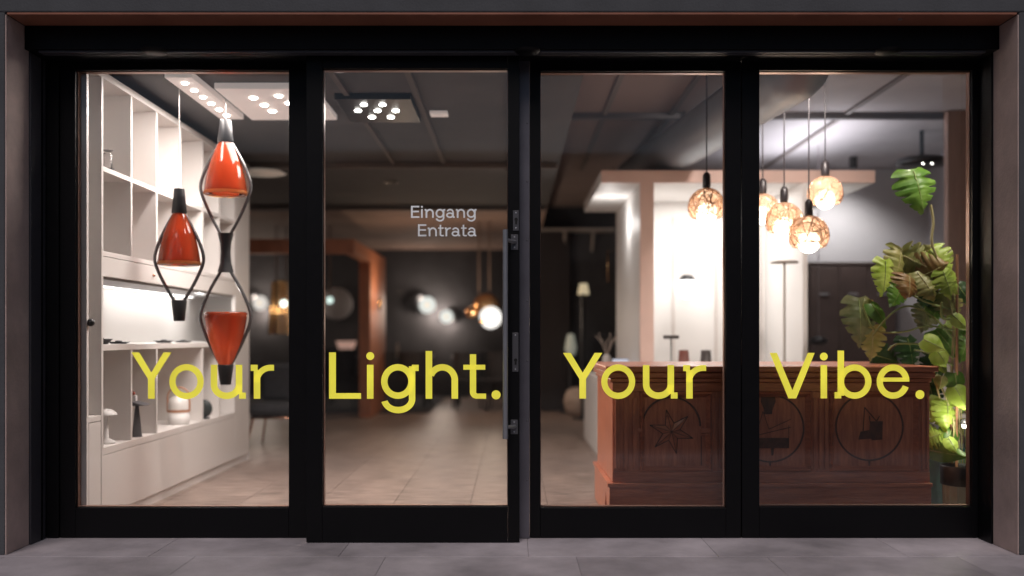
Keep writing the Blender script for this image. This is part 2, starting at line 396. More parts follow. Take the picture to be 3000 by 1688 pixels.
def glazing(parent, gx0, gx1, gz0, gz1, yg, yb, label=None):
    """pane at yg plus the inner glazing bead that returns to yb"""
    pane = box(gx0-.012, gx1+.012, yg, yg+.008, gz0-.012, gz1+.012).build('pane', GLASS, parent)
    t = .004
    b = MB().box(gx0, gx0+t, yg+.0085, yb, gz0, gz1).box(gx1-t, gx1, yg+.0085, yb, gz0, gz1)
    b.box(gx0+t, gx1-t, yg+.0085, yb, gz0, gz0+t).box(gx0+t, gx1-t, yg+.0085, yb, gz1-t, gz1)
    b.build('glazing_bead', BEAD, parent)
    return pane

def panel(name, label, cat, px_out0, px_out1, gl, gt, gr, gb, pbot, ptop_z, y, back, group=None):
    x0, x1 = X(px_out0, y), X(px_out1, y); gx0, gx1 = X(gl, y), X(gr, y); gz1, gz0 = Z(gt, y), Z(gb, y); zb = pbot
    t = thing(name, ((x0+x1)/2, y, zb), label, cat, group)
    frame_part(t, x0, gx0, zb, ptop_z, y, back, 'stile'); frame_part(t, gx1, x1, zb, ptop_z, y, back, 'stile')
    frame_part(t, gx0+.0005, gx1-.0005, zb, gz0, y, back, 'bottom_rail'); frame_part(t, gx0+.0005, gx1-.0005, gz1, ptop_z, y, back, 'top_rail')
    p = glazing(t, gx0, gx1, gz0, gz1, y+.02, back+.012)
    return t, p

TOPZ = 2.5145
left_panel, left_pane = panel('glazed_panel', 'fixed black framed window pane before the white shelving, leftmost yellow word Your', 'window', 176, 912, 220, 205, 846, 1488, .003, TOPZ, YF, .055)
frame_part(left_panel, X(137), X(173), .003, TOPZ, -.006, .05, 'side_profile')
door, door_pane = panel('sliding_door', 'black framed sliding glass door with long steel pull handle, lettered Light.', 'door', 897, 1522, 944, 200, 1488, 1485, .004, 2.56, YL, YL+.055)
p3, pane3 = panel('glazed_panel', 'fixed black framed pane right of the door, star carved chest end behind it', 'window', 1552.5, 2171, 1583, 208, 2127, 1488, .003, TOPZ, YF, .055)
p4, pane4 = panel('glazed_panel', 'rightmost black framed pane lettered Vibe. with monstera plant behind it', 'window', 2174, 2916, 2225, 206, 2849, 1485, .003, TOPZ, YF, .055)
st = frame_part(p3, X(1500), X(1551.5), .003, TOPZ, -.012, .045, 'closing_strip', STRIP, .0015)
for py in (195, 362, 533, 705, 882, 1057, 1232, 1406):
    MB().lathe([(0, -.0015), (.0042, -.0015), (.006, 0)], (X(1545), -.0125, Z(py)), 10, True, 'y').build('screw', PLATE, st)

# left and right jambs in the reveal
j = thing('door_jamb', (-OX, -.17, 0), 'grey metal jamb profile at the left end of the shop front', 'door jamb')
box(-2.53, -2.455, -.168, -.010, .002, 2.5145).build('profile', JAMB, j, .003)
box(-2.4548, -2.4515, -.06, -.045, .002, 2.5145).build('gap_seal', BLACK, j)
j = thing('door_jamb', (OX, -.15, 0), 'black jamb profile at the right end of the shop front', 'door jamb')
box(2.455, 2.53, -.150, -.010, .002, 2.5145).build('profile', BLACK, j, .003)

for px_ in (900, 1510): box(X(px_, YL), X(px_+9, YL), YL+.0555, -.0125 if px_ > 1000 else -.002, .004, 2.51).build('gap_seal', BLACK, door)  # strips added behind the leaf to block light leaking past its edges
# handle
hy = YL-.07; hx = X(1480.5, hy)
h = MB().tube([(hx, hy, Z(1286, hy)), (hx, hy, Z(673, hy))], .0132, 20).build('pull_handle', STEEL, door)
for py in (709, 1250):
    z = Z(py, YL); xp = X(1508, YL)
    MB().tube([(hx, hy, z+.004), (hx+.014, hy+.016, z+.003), (xp-.006, YL-.018, z), (xp, YL-.0035, z)], .0098, 12).build('standoff', COPPER if False else STEEL, h)
def plate(px0, px1, py0, py1, key=None):
    o = box(X(px0, YL), X(px1, YL), YL-.003, YL-.0002, Z(py1, YL), Z(py0, YL)).build('mounting_plate', PLATE, door, .0006)
    cx = X((px0+px1)/2, YL); 
    for zz in (Z(py0+7, YL), Z(py1-7, YL)): MB().lathe([(0, -.001), (.003, -.001), (.0042, 0)], (cx, YL-.0031, zz), 10, True, 'y').build('screw', STEEL, o)
    if key:
        kz = Z(key, YL)
        k = MB().lathe([(0, -.004), (.0085, -.004), (.0085, 0)], (cx+.001, YL-.0031, kz), 16, False, 'y').box(cx-.004, cx+.006, YL-.0065, YL-.0031, kz-.024, kz-.004)
        k.build('lock_cylinder', DARKHOLE, o)
    return o
plate(1503, 1520, 617, 676, 643); plate(1497, 1518, 688, 732); plate(1501, 1519, 975, 1089, 1055); plate(1496, 1517, 1230, 1272)

# ---------------------------------------------------------------- lettering on the panes
def glyph(ch):
    """pieces in cap-height units: ('r',x0,x1,z0,z1) ('a',cx,cz,rx,rz,a0,a1,w) ('p',pts) ('d',cx,cz,r)"""
    w = .142
    G = {
     'Y': [('p', [(0,1),(.168,1),(.43,.565),(.692,1),(.86,1),(.503,.43),(.503,0),(.357,0),(.357,.43)])],
     'V': [('p', [(0,1),(.157,1),(.497,.18),(.835,1),(.987,1),(.582,0),(.412,0)])],
     'L': [('p', [(0,1),(.148,1),(.148,.122),(.69,.122),(.69,0),(0,0)])],
     'E': [('p', [(0,1),(.69,1),(.69,.865),(.152,.865),(.152,.595),(.665,.595),(.665,.462),(.152,.462),(.152,.135),(.70,.135),(.70,0),(0,0)])],
     'o': [('a', .371,.37,.371,.378,0,360,.135)],
     'u': [('r',0,w,.30,.733),('a',.34,.305,.34,.312,180,360,w),('r',.538,.68,.10,.733),('r',.61,.757,0,.135)],
     'r': [('r',0,.15,.60,.733),('r',.066,.207,0,.62),('a',.43,.36,.365,.373,90,180,.128),('r',.43,.502,.605,.733)],
     'i': [('r',0,w,0,.733),('d',.071,.92,.086)],
     'g': [('a',.362,.373,.362,.375,0,360,.138),('r',.598,.738,0,.70),('r',.662,.81,.598,.733),('a',.369,.0,.369,.312,192,360,.137)],
     'h': [('r',0,w,0,1.03),('a',.36,.40,.338,.348,0,158,.14),('r',.557,.698,0,.40)],
     'n': [('r',0,.15,.60,.733),('r',.077,.225,0,.65),('a',.43,.40,.335,.345,0,158,.142),('r',.622,.765,0,.40)],
     't': [('r',.14,.276,.15,.96),('r',0,.472,.626,.733),('a',.29,.15,.15,.15,180,270,.128),('r',.29,.49,0,.112)],
     'b': [('r',0,.147,0,.14),('r',.065,.207,.06,1.05),('a',.44,.37,.37,.378,0,360,.138)],
     'e': [('a',.36,.37,.362,.378,12,340,.137),('r',.09,.715,.368,.458)],
     'a': [('a',.31,.225,.31,.235,0,360,.13),('r',.50,.642,.06,.46),('a',.332,.45,.31,.298,0,158,.132),('r',.565,.72,0,.13)],
     '.': [('d',.098,.085,.098)],
    }
    return G[ch]
def letter(ch, px, pbase, cap, y, m, pane):
    x0 = X(px, y); z0 = Z(pbase, y); c = cap*U*K(y); b = MB()
    for i, q in enumerate(glyph(ch)):
        f = y-.0005-.0002*i; bk = f+.00012
        if q[0] == 'r': b.box(x0+q[1]*c, x0+q[2]*c, f, bk, z0+q[3]*c, z0+q[4]*c)
        elif q[0] == 'a': b.arcband(x0+q[1]*c, z0+q[2]*c, q[3]*c, q[4]*c, q[5], q[6], q[7]*c, f, bk, 40)
        elif q[0] == 'p': b.prism([(x0+a*c, z0+d*c) for a, d in q[1]], f, bk)
        else: b.cyl((x0+q[1]*c, f, z0+q[2]*c), q[3]*c, .00012, 28, 'y')
    o = b.build('letter', m, pane); return o
YG, YDG = YF+.02, YL+.02
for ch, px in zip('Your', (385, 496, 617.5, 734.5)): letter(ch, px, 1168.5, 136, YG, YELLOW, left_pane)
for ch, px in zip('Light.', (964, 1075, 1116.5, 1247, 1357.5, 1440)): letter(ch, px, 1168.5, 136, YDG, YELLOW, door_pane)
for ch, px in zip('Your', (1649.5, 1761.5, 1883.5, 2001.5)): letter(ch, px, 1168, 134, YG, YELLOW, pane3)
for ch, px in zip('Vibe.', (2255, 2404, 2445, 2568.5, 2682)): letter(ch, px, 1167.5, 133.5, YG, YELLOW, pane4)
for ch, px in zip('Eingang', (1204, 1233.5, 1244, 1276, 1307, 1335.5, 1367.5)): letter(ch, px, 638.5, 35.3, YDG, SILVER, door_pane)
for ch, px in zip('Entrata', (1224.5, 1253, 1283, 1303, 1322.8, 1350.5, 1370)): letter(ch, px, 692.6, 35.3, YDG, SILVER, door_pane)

# ================================================================== LEFT: white shelving unit
FX, BX = -2.27, -2.66
sh = thing('shelving_unit', (FX, 1.7, 0), 'tall white built-in shelving unit with open cells along the left wall', 'shelving')
YS = [.26, .69, 1.11, 1.56, 2.05, 2.46, 2.88]; YE = 3.32
TH = .026
box(BX, BX+.02, .09, YE, .02, 2.54).build('back_panel', WHITE, sh)
box(BX+.02, FX, YE-.02, YE, .0, 2.54).build('end_panel', WHITE, sh, .001)
box(FX-.03, FX, 2.885, YE-.021, .06, 2.53).build('end_stile', WHITE, sh, .001)
box(BX+.021, FX, .062, .089, .0, 2.54).build('side_panel', WHITE, sh, .001)
box(BX+.021, FX-.012, .09, YE-.021, .0, .058).build('plinth', WHITE, sh)
for z0, z1, ya, yb in ((.405, .445, .274, 2.884), (.985, 1.02, .274, 2.884), (1.512, 1.54, .274, 2.884), (2.50, 2.54, .09, YE-.021)):
    box(BX+.021, FX, ya, yb, z0, z1).build('shelf', WHITE, sh, .0015)
box(BX+.021, FX, .09, .247, .60, .63).build('shelf', WHITE, sh, .0015)
box(BX+.021, FX-.004, .274, 2.884, 1.985, 2.012).build('shelf', WHITE, sh, .0015)
for k, yy in enumerate(YS):
    if k == 0:
        box(BX+.021, FX+.002, yy-.012, yy+.013, .0, 2.499).build('divider', WHITE, sh, .001); continue
    for z0, z1 in ((.446, .984), (1.541, 1.984), (2.0125, 2.499)):
        if k == 3 and z0 < 1: continue
        box(BX+.021, FX-.002, yy-.012, yy+.012, z0, z1).build('divider', WHITE, sh, .001)
    
# closed fronts
box(FX-.018, FX, .276, 2.882, 1.40, 1.509).build('cabinet_front', WHITE, sh, .0012)
box(FX-.018, FX, .276, 2.882, .064, .402).build('drawer_front', WHITE, sh, .0012)
box(FX-.018, FX, .092, .245, .064, .596).build('drawer_front', WHITE, sh, .0012)
box(BX+.021, FX-.02, .276, 2.882, 1.385, 1.399).build('light_strip_housing', mat('strip_grey', (.2, .19, .19), .4), sh)
box(-2.62, -2.60, .5, 2.85, 1.380, 1.3845).build('light_strip', emis('niche_strip', (1, .97, .95), 6), sh)
lamp('niche_light', 'AREA', (-2.50, 1.9, 1.376), 4.5, (1, .96, .94), sh, size=.05, sy=1.7)
lamp('niche_lamp', 'POINT', (-2.42, 2.45, 1.30), 1.3, (1, .97, .95), sh, size=.03)
MB().sphere((FX+.012, .085, Z(945, .08)), .021, 16, 10).build('knob', CAPB, sh)
MB().sphere((FX+.008, 1.03, 1.45), .010, 12, 8).build('knob', COPPER, sh)

# things on the shelves
t = thing('table_lamp', (-2.31, .88, .445), 'slim dark grey table lamp with flat tilted shade in the shelf cell', 'table lamp')
MB().lathe([(0, 0), (.030, 0), (.030, .006), (.014, .16), (.010, .20), (0, .20)], (-2.312, .88, .446), 20).build('body', mat('lamp_grey', (.10, .10, .11), .5), t)
MB().prism([(-2.36, .645), (-2.325, .665), (-2.245, .642), (-2.325, .638)], .82, .94).build('shade', MATS['lamp_grey'], t, .003)
box(-2.345, -2.315, .865, .895, .666, .70).build('price_card', mat('paper', (.8, .8, .8), .8), t)
MB().sphere((-2.335, .88, .714), .013, 14, 10).build('finial', mat('red_brown_knob', (.28, .07, .05), .4), t)
t = thing('table_lamp', (-2.345, .50, .445), 'white mushroom table lamp half hidden by the first shelf upright', 'table lamp')
MB().lathe([(0, 0), (.05, 0), (.05, .012), (.014, .03), (.012, .17), (.0, .18)], (-2.345, .50, .446), 20).build('stem', WHITE2, t)
MB().lathe([(.06, .165), (.057, .175), (.03, .195), (0, .20)], (-2.345, .50, .446), 24).build('shade', WHITE2, t)
t = thing('lantern_lamp', (-2.35, 1.75, .445), 'white lantern lamp with bent wooden carrying handle in the wide shelf cell', 'lamp')
c0 = (-2.35, 1.75, .446)
MB().lathe([(0, 0), (.070, 0), (.074, .008), (.074, .085), (0, .085)], c0, 28).build('base', WHITE2, t)
MB().lathe([(.076, .086), (.076, .102)], c0, 28).build('wooden_band', mat('beech', (.55, .28, .17), .5), t)
MB().lathe([(.072, .103), (.072, .145), (.060, .178), (.035, .196), (0, .20)], c0, 28).build('diffuser', mat('opal', (.85, .83, .8), .4), t)
MB().tube([(c0[0]-.078, c0[1], c0[2]+.09), (c0[0]-.078, c0[1], c0[2]+.19)]+[(c0[0]-.078*math.cos(a), c0[1], c0[2]+.19+.07*math.sin(a)) for a in [PI*i/10 for i in range(1, 10)]]+[(c0[0]+.078, c0[1], c0[2]+.19), (c0[0]+.078, c0[1], c0[2]+.09)], .006, 8).build('handle', MATS['beech'], t)
t = thing('disc_lamp', (-2.315, 2.2, .445), 'dark round disc lamp on small feet near the shelf end', 'lamp')
MB().lathe([(0, -.014), (.06, -.014), (.068, 0), (.06, .014), (0, .014)], (-2.315, 2.2, .524), 24, True, 'y').build('disc', mat('dark_green_metal', (.04, .05, .05), .4), t)
MB().box(-2.36, -2.275, 2.17, 2.23, .446, .458).build('foot', MATS['dark_green_metal'], t)
t = thing('glass_lamp', (-2.33, .48, 2.013), 'small clear glass lamp with dark base on the top shelf', 'lamp')
MB().cyl((-2.33, .48, 2.013), .036, .018, 20).build('base', CAPB, t)
MB().lathe([(.026, .019), (.026, .10), (.02, .108)], (-2.33, .48, 2.013), 20).build('glass', shade_glass('clear_lamp_glass', (.92, .9, .9), .85), t)
MB().lathe([(.02, .118), (.036, .122), (.02, .126), (0, .126)], (-2.33, .48, 2.013), 16).build('cap', mat('grey_cap', (.35, .33, .33), .4), t)
for (y0, y1, zz, lab) in ((.31, .50, .03, 'dark ribbed lamp lying on the niche ledge'), (.55, .78, .012, 'flat dark dish on the niche ledge beside the ribbed lamp'), (1.35, 1.5, .016, 'small dark bowl in the middle of the niche ledge'), (1.72, 1.9, .012, 'thin dark bowl towards the bright end of the niche ledge')):
    t = thing('bowl', (-2.34, (y0+y1)/2, 1.02), lab, 'bowl')
    hw = min(.068, (y1-y0)/2)
    MB().lathe([(0, 0), (hw*.6, 0), (hw, zz), (hw*.93, zz), (hw*.5, .005), (0, .005)], (-2.34, (y0+y1)/2, 1.0205), 18).build('dish', mat('dark_metal', (.03, .03, .032), .4), t)
    MB().lathe([(hw*.3, .006), (hw*.3, zz+.006), (0, zz+.008)], (-2.34, (y0+y1)/2, 1.0205), 12).build('knob', MATS['dark_metal'], t)

# ================================================================== ceiling lights
def spot(parent, x, y, z, r, m=SPOTF):
    MB().lathe([(0, 0), (r, 0), (r*1.25, .006)], (x, y, z), 16).build('spot_lens', m, parent)
t = thing('ceiling_light', (-1.93, 1.05, CZ), 'long pale linear ceiling light with a row of six bright spots', 'ceiling light')
box(-2.01, -1.85, .50, 1.60, CZ-.04, CZ-.001).build('housing', PALE, t, .004)
for i in range(6): spot(t, -1.93, .62+i*.17, CZ-.047, .016)
lamp('light', 'AREA', (-1.93, 1.05, CZ-.06), 20, (1, .89, .84), t, size=.13, sy=1.05)
t = thing('ceiling_light', (-1.5, 1.2, CZ), 'pale square ceiling panel with bright spots next to the linear light', 'ceiling light')
box(-1.80, -1.21, .76, 1.62, CZ-.04, CZ-.001).build('housing', PALE, t, .004)
for (a, b) in ((-1.62, .98), (-1.60, 1.17), (-1.59, 1.34), (-1.45, .93), (-1.43, 1.12), (-1.41, 1.30), (-1.30, 1.0)): spot(t, a, b, CZ-.047, .020)
lamp('light', 'AREA', (-1.5, 1.2, CZ-.06), 50, (1, .89, .84), t, size=.55, sy=.8)
t = thing('ceiling_light', (-.86, 1.35, CZ), 'black square ceiling light with seven bright spots behind the door', 'ceiling light')
box(-1.12, -.64, 1.02, 1.70, CZ-.04, CZ-.001).build('housing', CAPB, t, .004)
for (a, b) in ((-.955, 1.16), (-.835, 1.16), (-1.02, 1.33), (-.89, 1.33), (-.77, 1.33), (-.955, 1.52), (-.825, 1.52)): spot(t, a, b, CZ-.047, .018)
lamp('light', 'AREA', (-.88, 1.35, CZ-.06), 16, (1, .92, .86), t, size=.4, sy=.5)
t = thing('ceiling_light', (-.66, 1.62, CZ), 'small white square ceiling downlight beside the seven spot light', 'ceiling light')
box(-.56, -.44, 1.50, 1.62, CZ-.02, CZ-.001).build('housing', PALE, t, .003); spot(t, -.50, 1.56, CZ-.026, .03, PALE)
t = thing('ceiling_light', (-2.2, 3.3, CZ), 'pale flat organic dish ceiling lamp beyond the shelving end', 'ceiling light')
pts = [(-2.22+.20*math.cos(a)*(1+.12*math.cos(2*a+.5)), 3.55+.20*math.sin(a)) for a in [2*PI*i/28 for i in range(28)]]
b = MB(); n = len(pts)
b.add([(p[0], p[1], 2.505) for p in pts]+[(-2.22+(p[0]+2.22)*.75, 3.55+(p[1]-3.55)*.75, 2.535) for p in pts]+[(-2.22, 3.55, 2.50), (-2.22, 3.55, 2.54)],
      [(i, (i+1) % n, n+(i+1) % n, n+i) for i in range(n)]+[(2*n, (i+1) % n, i) for i in range(n)]+[(2*n+1, n+i, n+(i+1) % n) for i in range(n)], True)
b.build('dish', mat('cream_dish', (.72, .6, .5), .6, emit=(1, .85, .72), estr=.12), t)
MB().cyl((-2.22, 3.55, 2.54), .03, .058, 14).build('stem', CAPB, t)
# unseen downlights just inside the glass, added to fill floor and shelving
for (xx, lab) in ((-1.0, 'added out-of-view fill downlight just inside the door'), (1.55, 'added out-of-view fill downlight above the carved chest')):
    zc = CZ if xx < .4 else CZB
    t = thing('ceiling_downlight', (xx, .42, zc), lab, 'ceiling light')
    MB().lathe([(.0, -.004), (.055, -.004), (.07, -.012), (.08, -.012), (.085, -.001)], (xx, .42, zc), 24).build('trim_ring', PALE, t)
    lamp('light', 'SPOT', (xx, .42, zc-.03), 115 if xx < 0 else 30, (1, .84, .77), t, size=.06, spot=110, blend=.8)

# ================================================================== orange glass pendants
def shade_upright(zc_top, h, r0, r1, up=True):
    """cone shade profile from its narrow end (0) to its open mouth (h)"""
    prof = []
    for i in range(13):
        u = i/12; r = r0+(r1-r0)*(u**.95)+.015*math.sin(PI*u); prof.append((r, -h*u))
    prof += [(r1-.012, -h-.008), (r1-.03, -h-.004)]
    if not up: prof = [(r, -q) for r, q in prof]
    return prof
def rib_loop(cx, cy, zt, zm, zb, w, r=.0105):
    pts = []
    for sgn in (1, -1):
        seg = []
        N = 14
        for i in range(N+1):
            u = i/N; z = zt+(zm-zt)*u; x = .026+(w-.026)*math.sin(PI/2*u)**1.15 if False else .026+(w-.026)*(u**1.0)+.014*math.sin(PI*u)
            seg.append((x, z))
        for i in range(1, N+1):
            u = i/N; z = zm+(zb-zm)*u; x = w+(.026-w)*u+.010*math.sin(PI*u)
            seg.append((x, z))
        # round the belly
        sm = list(seg)
        for _ in range(6):
            sm = [sm[0]]+[((sm[i-1][0]+2*sm[i][0]+sm[i+1][0])/4, (sm[i-1][1]+2*sm[i][1]+sm[i+1][1])/4) for i in range(1, len(sm)-1)]+[sm[-1]]
        sm = [(cx+sgn*a, cy, b) for a, b in sm]
        pts += sm if sgn == 1 else sm[::-1]
    return MB().tube(pts, r, 8, closed=True)
ya = .80; xa = X(525, ya)
A = thing('pendant_lamp', (xa, ya, Z(941, ya)), 'single orange glass pendant in a dark diamond rib, hanging lower before the shelves', 'pendant lamp', 'orange glass pendants')
MB().tube([(xa, ya, Z(560, ya)), (xa, ya, CZ)], .0025, 6).build('cord', mat('pale_cord', (.5, .47, .45), .6), A)
def cap(parent, x, y, z0, z1, r0, r1, name='end_cap'):
    MB().lathe([(0, z0), (r0*.95, z0), (r0, z0+.004), (r1, z1-.004), (r1*.95, z1), (0, z1)], (x, y, 0), 22).build(name, CAPB, parent)
cap(A, xa, ya, Z(626, ya), Z(553, ya), .046, .031)
cap(A, xa, ya, Z(941, ya), Z(880, ya), .033, .046)
rib_loop(xa, ya, Z(622, ya), Z(760, ya), Z(884, ya), .158).build('rib', FRAMEB, A)
zt = Z(622, ya); zm = Z(772, ya)
sA = MB().lathe(shade_upright(zt, zt-zm, .034, .126), (xa, ya, zt), 36).build('shade', ORANGE, A)
RIM = shade_glass('pale_orange_rim', (.95, .42, .14), trans=.35)
MB().lathe([(.1265, .010), (.1275, -.006), (.121, -.012), (.114, -.006)], (xa, ya, zm), 36).build('rim', RIM, sA)
lamp('bulb_light', 'POINT', (xa, ya, zt-.12), .2, (1, .62, .4), A, size=.03)
yb = 1.0; xb = X(661, yb)
B = thing('pendant_lamp', (xb, yb, Z(1127, yb)), 'double orange glass pendant, upright cone above an inverted cone', 'pendant lamp', 'orange glass pendants')
MB().tube([(xb, yb, Z(356, yb)), (xb, yb, CZ)], .0025, 6).build('cord', MATS['pale_cord'], B)
cap(B, xb, yb, Z(418, yb), Z(352, yb), .050, .033)
rib_loop(xb, yb, Z(412, yb), Z(548, yb), Z(690, yb), .168).build('rib', FRAMEB, B)
zt = Z(412, yb); zm = Z(566, yb)
sB = MB().lathe(shade_upright(zt, zt-zm, .036, .134), (xb, yb, zt), 36).build('shade', ORANGE, B)
MB().lathe([(.1345, .010), (.1355, -.006), (.129, -.012), (.122, -.006)], (xb, yb, zm), 36).build('rim', RIM, sB)
MB().lathe([(.05, Z(684, yb)), (.034, Z(712, yb)), (.030, Z(740, yb)), (.034, Z(770, yb)), (.05, Z(797, yb))], (xb, yb, 0), 22).build('joint', CAPB, B)
rib_loop(xb, yb, Z(792, yb), Z(930, yb), Z(1075, yb), .168).build('rib', FRAMEB, B)
zt = Z(1075, yb); zm = Z(918, yb)
MB().lathe(shade_upright(zt, zm-zt, .036, .134, False), (xb, yb, zt), 36).build('shade', ORANGE, B)
cap(B, xb, yb, Z(1127, yb), Z(1068, yb), .033, .050)
lamp('bulb_light', 'POINT', (xb, yb, Z(480, yb)), .2, (1, .62, .4), B, size=.03)
lamp('bulb_light', 'POINT', (xb, yb, Z(1000, yb)), .2, (1, .62, .4), B, size=.03)

# ================================================================== carved chest
CY = .35; CYB = 1.32
def cx(d): return DX(d, CY)
def cz(d): return DZ(d, CY)
ch = thing('carved_chest', (cx(1938), CY, 0), 'long carved red brown wooden chest counter behind the right panes', 'chest')
xl, xr = cx(1540), cx(2338)
box(xl, xr, CY+.012, CYB, .0, cz(958)).build('body', WOODV, ch, .004)
# top: stacked mouldings
for (z0, z1, ov, nm) in ((cz(962), cz(951), .012, 'top_moulding'), (cz(950.5), cz(936), .026, 'top_moulding'), (cz(935.5), cz(921), .040, 'lid')):
    box(xl-ov, xr+ov, CY+.01-ov, CYB+ov, z0, z1).build(nm, WOOD, ch, .006)
# plinth with shaped side foot
zp = cz(1224)
box(xl-.018, xr+.003, CY-.016, CY+.03, .0, zp).build('plinth', WOOD, ch, .003)
sd = MB()
pl = [(CY+.031, 0), (CY+.10, 0), (CY+.11, .06), (CY+.16, .12), (CY+.19, .17), (CY+.22, .12), (CY+.26, .07), (CY+.30, 0), (CYB, 0), (CYB, zp), (CY+.031, zp)]
m_ = MB().prism([(a, b_) for a, b_ in pl], 0, .018)
sd.add([(xl-.018+v[1], v[0], v[2]) for v in m_.v], m_.f); sd.build('plinth_side', WOODV, ch, .002)
box(xr-.0, xr+.003, CY+.031, CYB, 0, zp).build('plinth_side', WOODV, ch)
b = MB()
for (x0, x1, y0, y1) in ((xl-.030, xr+.006, CY-.028, CY+.012), (xl-.030, xl, CY+.0122, CYB), (xr, xr+.006, CY+.0122, CYB)):
    b.box(x0, x1, y0, y1, zp+.0005, zp+.022)
b.build('plinth_moulding', WOOD, ch, .007)
yf = CY
box(xl, xr, yf-.004, yf+.011, zp+.0225, cz(1187)).build('bottom_rail', WOOD, ch, .003)
box(xl, xr, yf-.004, yf+.011, cz(985), cz(963)).build('top_rail', WOOD, ch, .003)
def pilaster(d0, d1):
    o = box(cx(d0), cx(d1), yf-.002, yf+.011, cz(1186.5), cz(985.5)).build('pilaster', WOODV, ch, .002)
    w = d1-d0; n = 3 if w > 40 else 2
    for i in range(n):
        c_ = cx(d0+w*(i+.5)/n); 
        hw = .002237*w/n*.28
        MB().box(c_-hw, c_+hw, yf-.016, yf-.0022, cz(1178), cz(1000)).build('flute', WOODV, o, .003)
    return o
for d0, d1 in ((1541, 1608), (1790, 1836), (2040, 2084), (2312, 2337)): pilaster(d0, d1)
def mitre(d0, d1, e0, e1, nm='panel_frame'):
    """bevelled frame inside a panel field: d across, e down"""
    x0, x1, z1, z0 = cx(d0), cx(d1), cz(e0), cz(e1); w = .030
    vs = []; 
    for (a, q) in ((0, yf-.004), (w*.35, yf-.018), (w, yf+.011)):
        vs += [(x0+a, q, z0+a), (x1-a, q, z0+a), (x1-a, q, z1-a), (x0+a, q, z1-a)]
    fs = [(r_*4+i, r_*4+(i+1) % 4, r_*4+4+(i+1) % 4, r_*4+4+i) for r_ in range(2) for i in range(4)]
    return MB().add(vs, fs).build(nm, WOOD, ch)
mitre(1608.5, 1789.5, 986, 1186); mitre(1836.5, 2039.5, 986, 1186); mitre(2084.5, 2311.5, 986, 1186)
# arched panel with star
zc3 = lambda zy: 1.066-(1040+zy*.3727-985)*U*K(CY)
xc3 = lambda zx: (1540+zx*.3727-1500)*U*K(CY)
ac = (xc3(1146), zc3(560)); R = xc3(1380)-xc3(1146)
MB().arcband(ac[0], ac[1], R, R, 0, 180, .0095, yf+.001, yf+.0118, 32).build('arch', INLAY, ch)
for (a, b_) in ((838, 925), (1368, 1458)):
    box(xc3(a), xc3(b_), yf-.014, yf+.0118, zc3(612), zc3(576)).build('impost', WOOD, ch, .005)
    box(xc3(a)+.004, xc3(b_)-.004, yf-.004, yf+.0118, zc3(634), zc3(614)).build('impost', WOODV, ch, .003)
for a in (912, 1382): box(xc3(a)-.002, xc3(a)+.002, yf+.004, yf+.0118, cz(1170), zc3(636)).build('arch_pier', INLAY, ch)
sc_ = (xc3(1148), zc3(605)); vs = [(sc_[0], yf-.004, sc_[1])]
for i in range(12):
    a = math.radians(103-30*i); r_ = .128 if i % 2 == 0 else .050
    vs.append((sc_[0]+r_*math.cos(a), yf+.0117 if i % 2 == 0 else yf+.0117, sc_[1]+r_*math.sin(a)))
MB().add(vs, [(0, 1+(i+1) % 12, 1+i) for i in range(12)]).build('star', WOOD, ch)
b = MB()
for i in range(12):
    p = vs[1+i]; q = vs[1+(i+1) % 12]
    b.tube([(p[0], yf+.0105, p[2]), (q[0], yf+.0105, q[2])], .0026, 5); b.tube([(vs[0][0], yf-.0035, vs[0][2]), (p[0], yf+.0105, p[2])], .0016, 4)
b.build('star_outline', INLAY, ch)
# round medallions with inlaid objects
for dc, dz in ((1938, 1078), (2188, 1074)):
    b = MB().arcband(cx(dc), cz(dz), .193, .193, 0, 360, .009, yf+.007, yf+.0118, 56)
    b.prism([(cx(dc)-.007, cz(dz)-.194), (cx(dc)+.007, cz(dz)-.194), (cx(dc), cz(dz)-.225)], yf+.0097, yf+.0118)
    b.build('medallion_ring', INLAY, ch)
def poly_d(pts): return [(cx(a), cz(b_)) for a, b_ in pts]
b = MB().prism(poly_d([(1926, 985), (1932, 977), (1938, 985), (1950, 995), (1952, 1010), (1944, 1030), (1943, 1042), (1923, 1042), (1922, 1030), (1914, 1010), (1916, 995)]), yf+.009, yf+.0118)
b.build('urn_inlay', INLAY, ch)
b = MB().prism(poly_d([(1880, 1102), (1984, 1102), (1984, 1128), (1948, 1128), (1946, 1146), (1941, 1146), (1940, 1128), (1880, 1128)]), yf+.0085, yf+.0118)
for p, q in (((1905, 1085), (1920, 1035)), ((1920, 1035), (1935, 1080)), ((1935, 1080), (1990, 1055)), ((1885, 1100), (1990, 1075)), ((1985, 1070), (1985, 1128))):
    b.tube([(cx(p[0]), yf+.0105, cz(p[1])), (cx(q[0]), yf+.0105, cz(q[1]))], .002, 5)
b.build('book_inlay', INLAY, ch)
b = MB().prism(poly_d([(2190, 1060), (2222, 1060), (2220, 1106), (2195, 1108), (2192, 1104), (2160, 1106), (2166, 1086), (2188, 1082)]), yf+.0085, yf+.0118)
for p, q in (((2172, 1092), (2176, 1025)), ((2176, 1025), (2206, 1060)), ((2206, 1060), (2214, 1046)), ((2190, 1064), (2188, 1046))):
    b.tube([(cx(p[0]), yf+.0105, cz(p[1])), (cx(q[0]), yf+.0105, cz(q[1]))], .003, 5)
b.build('pot_inlay', INLAY, ch)

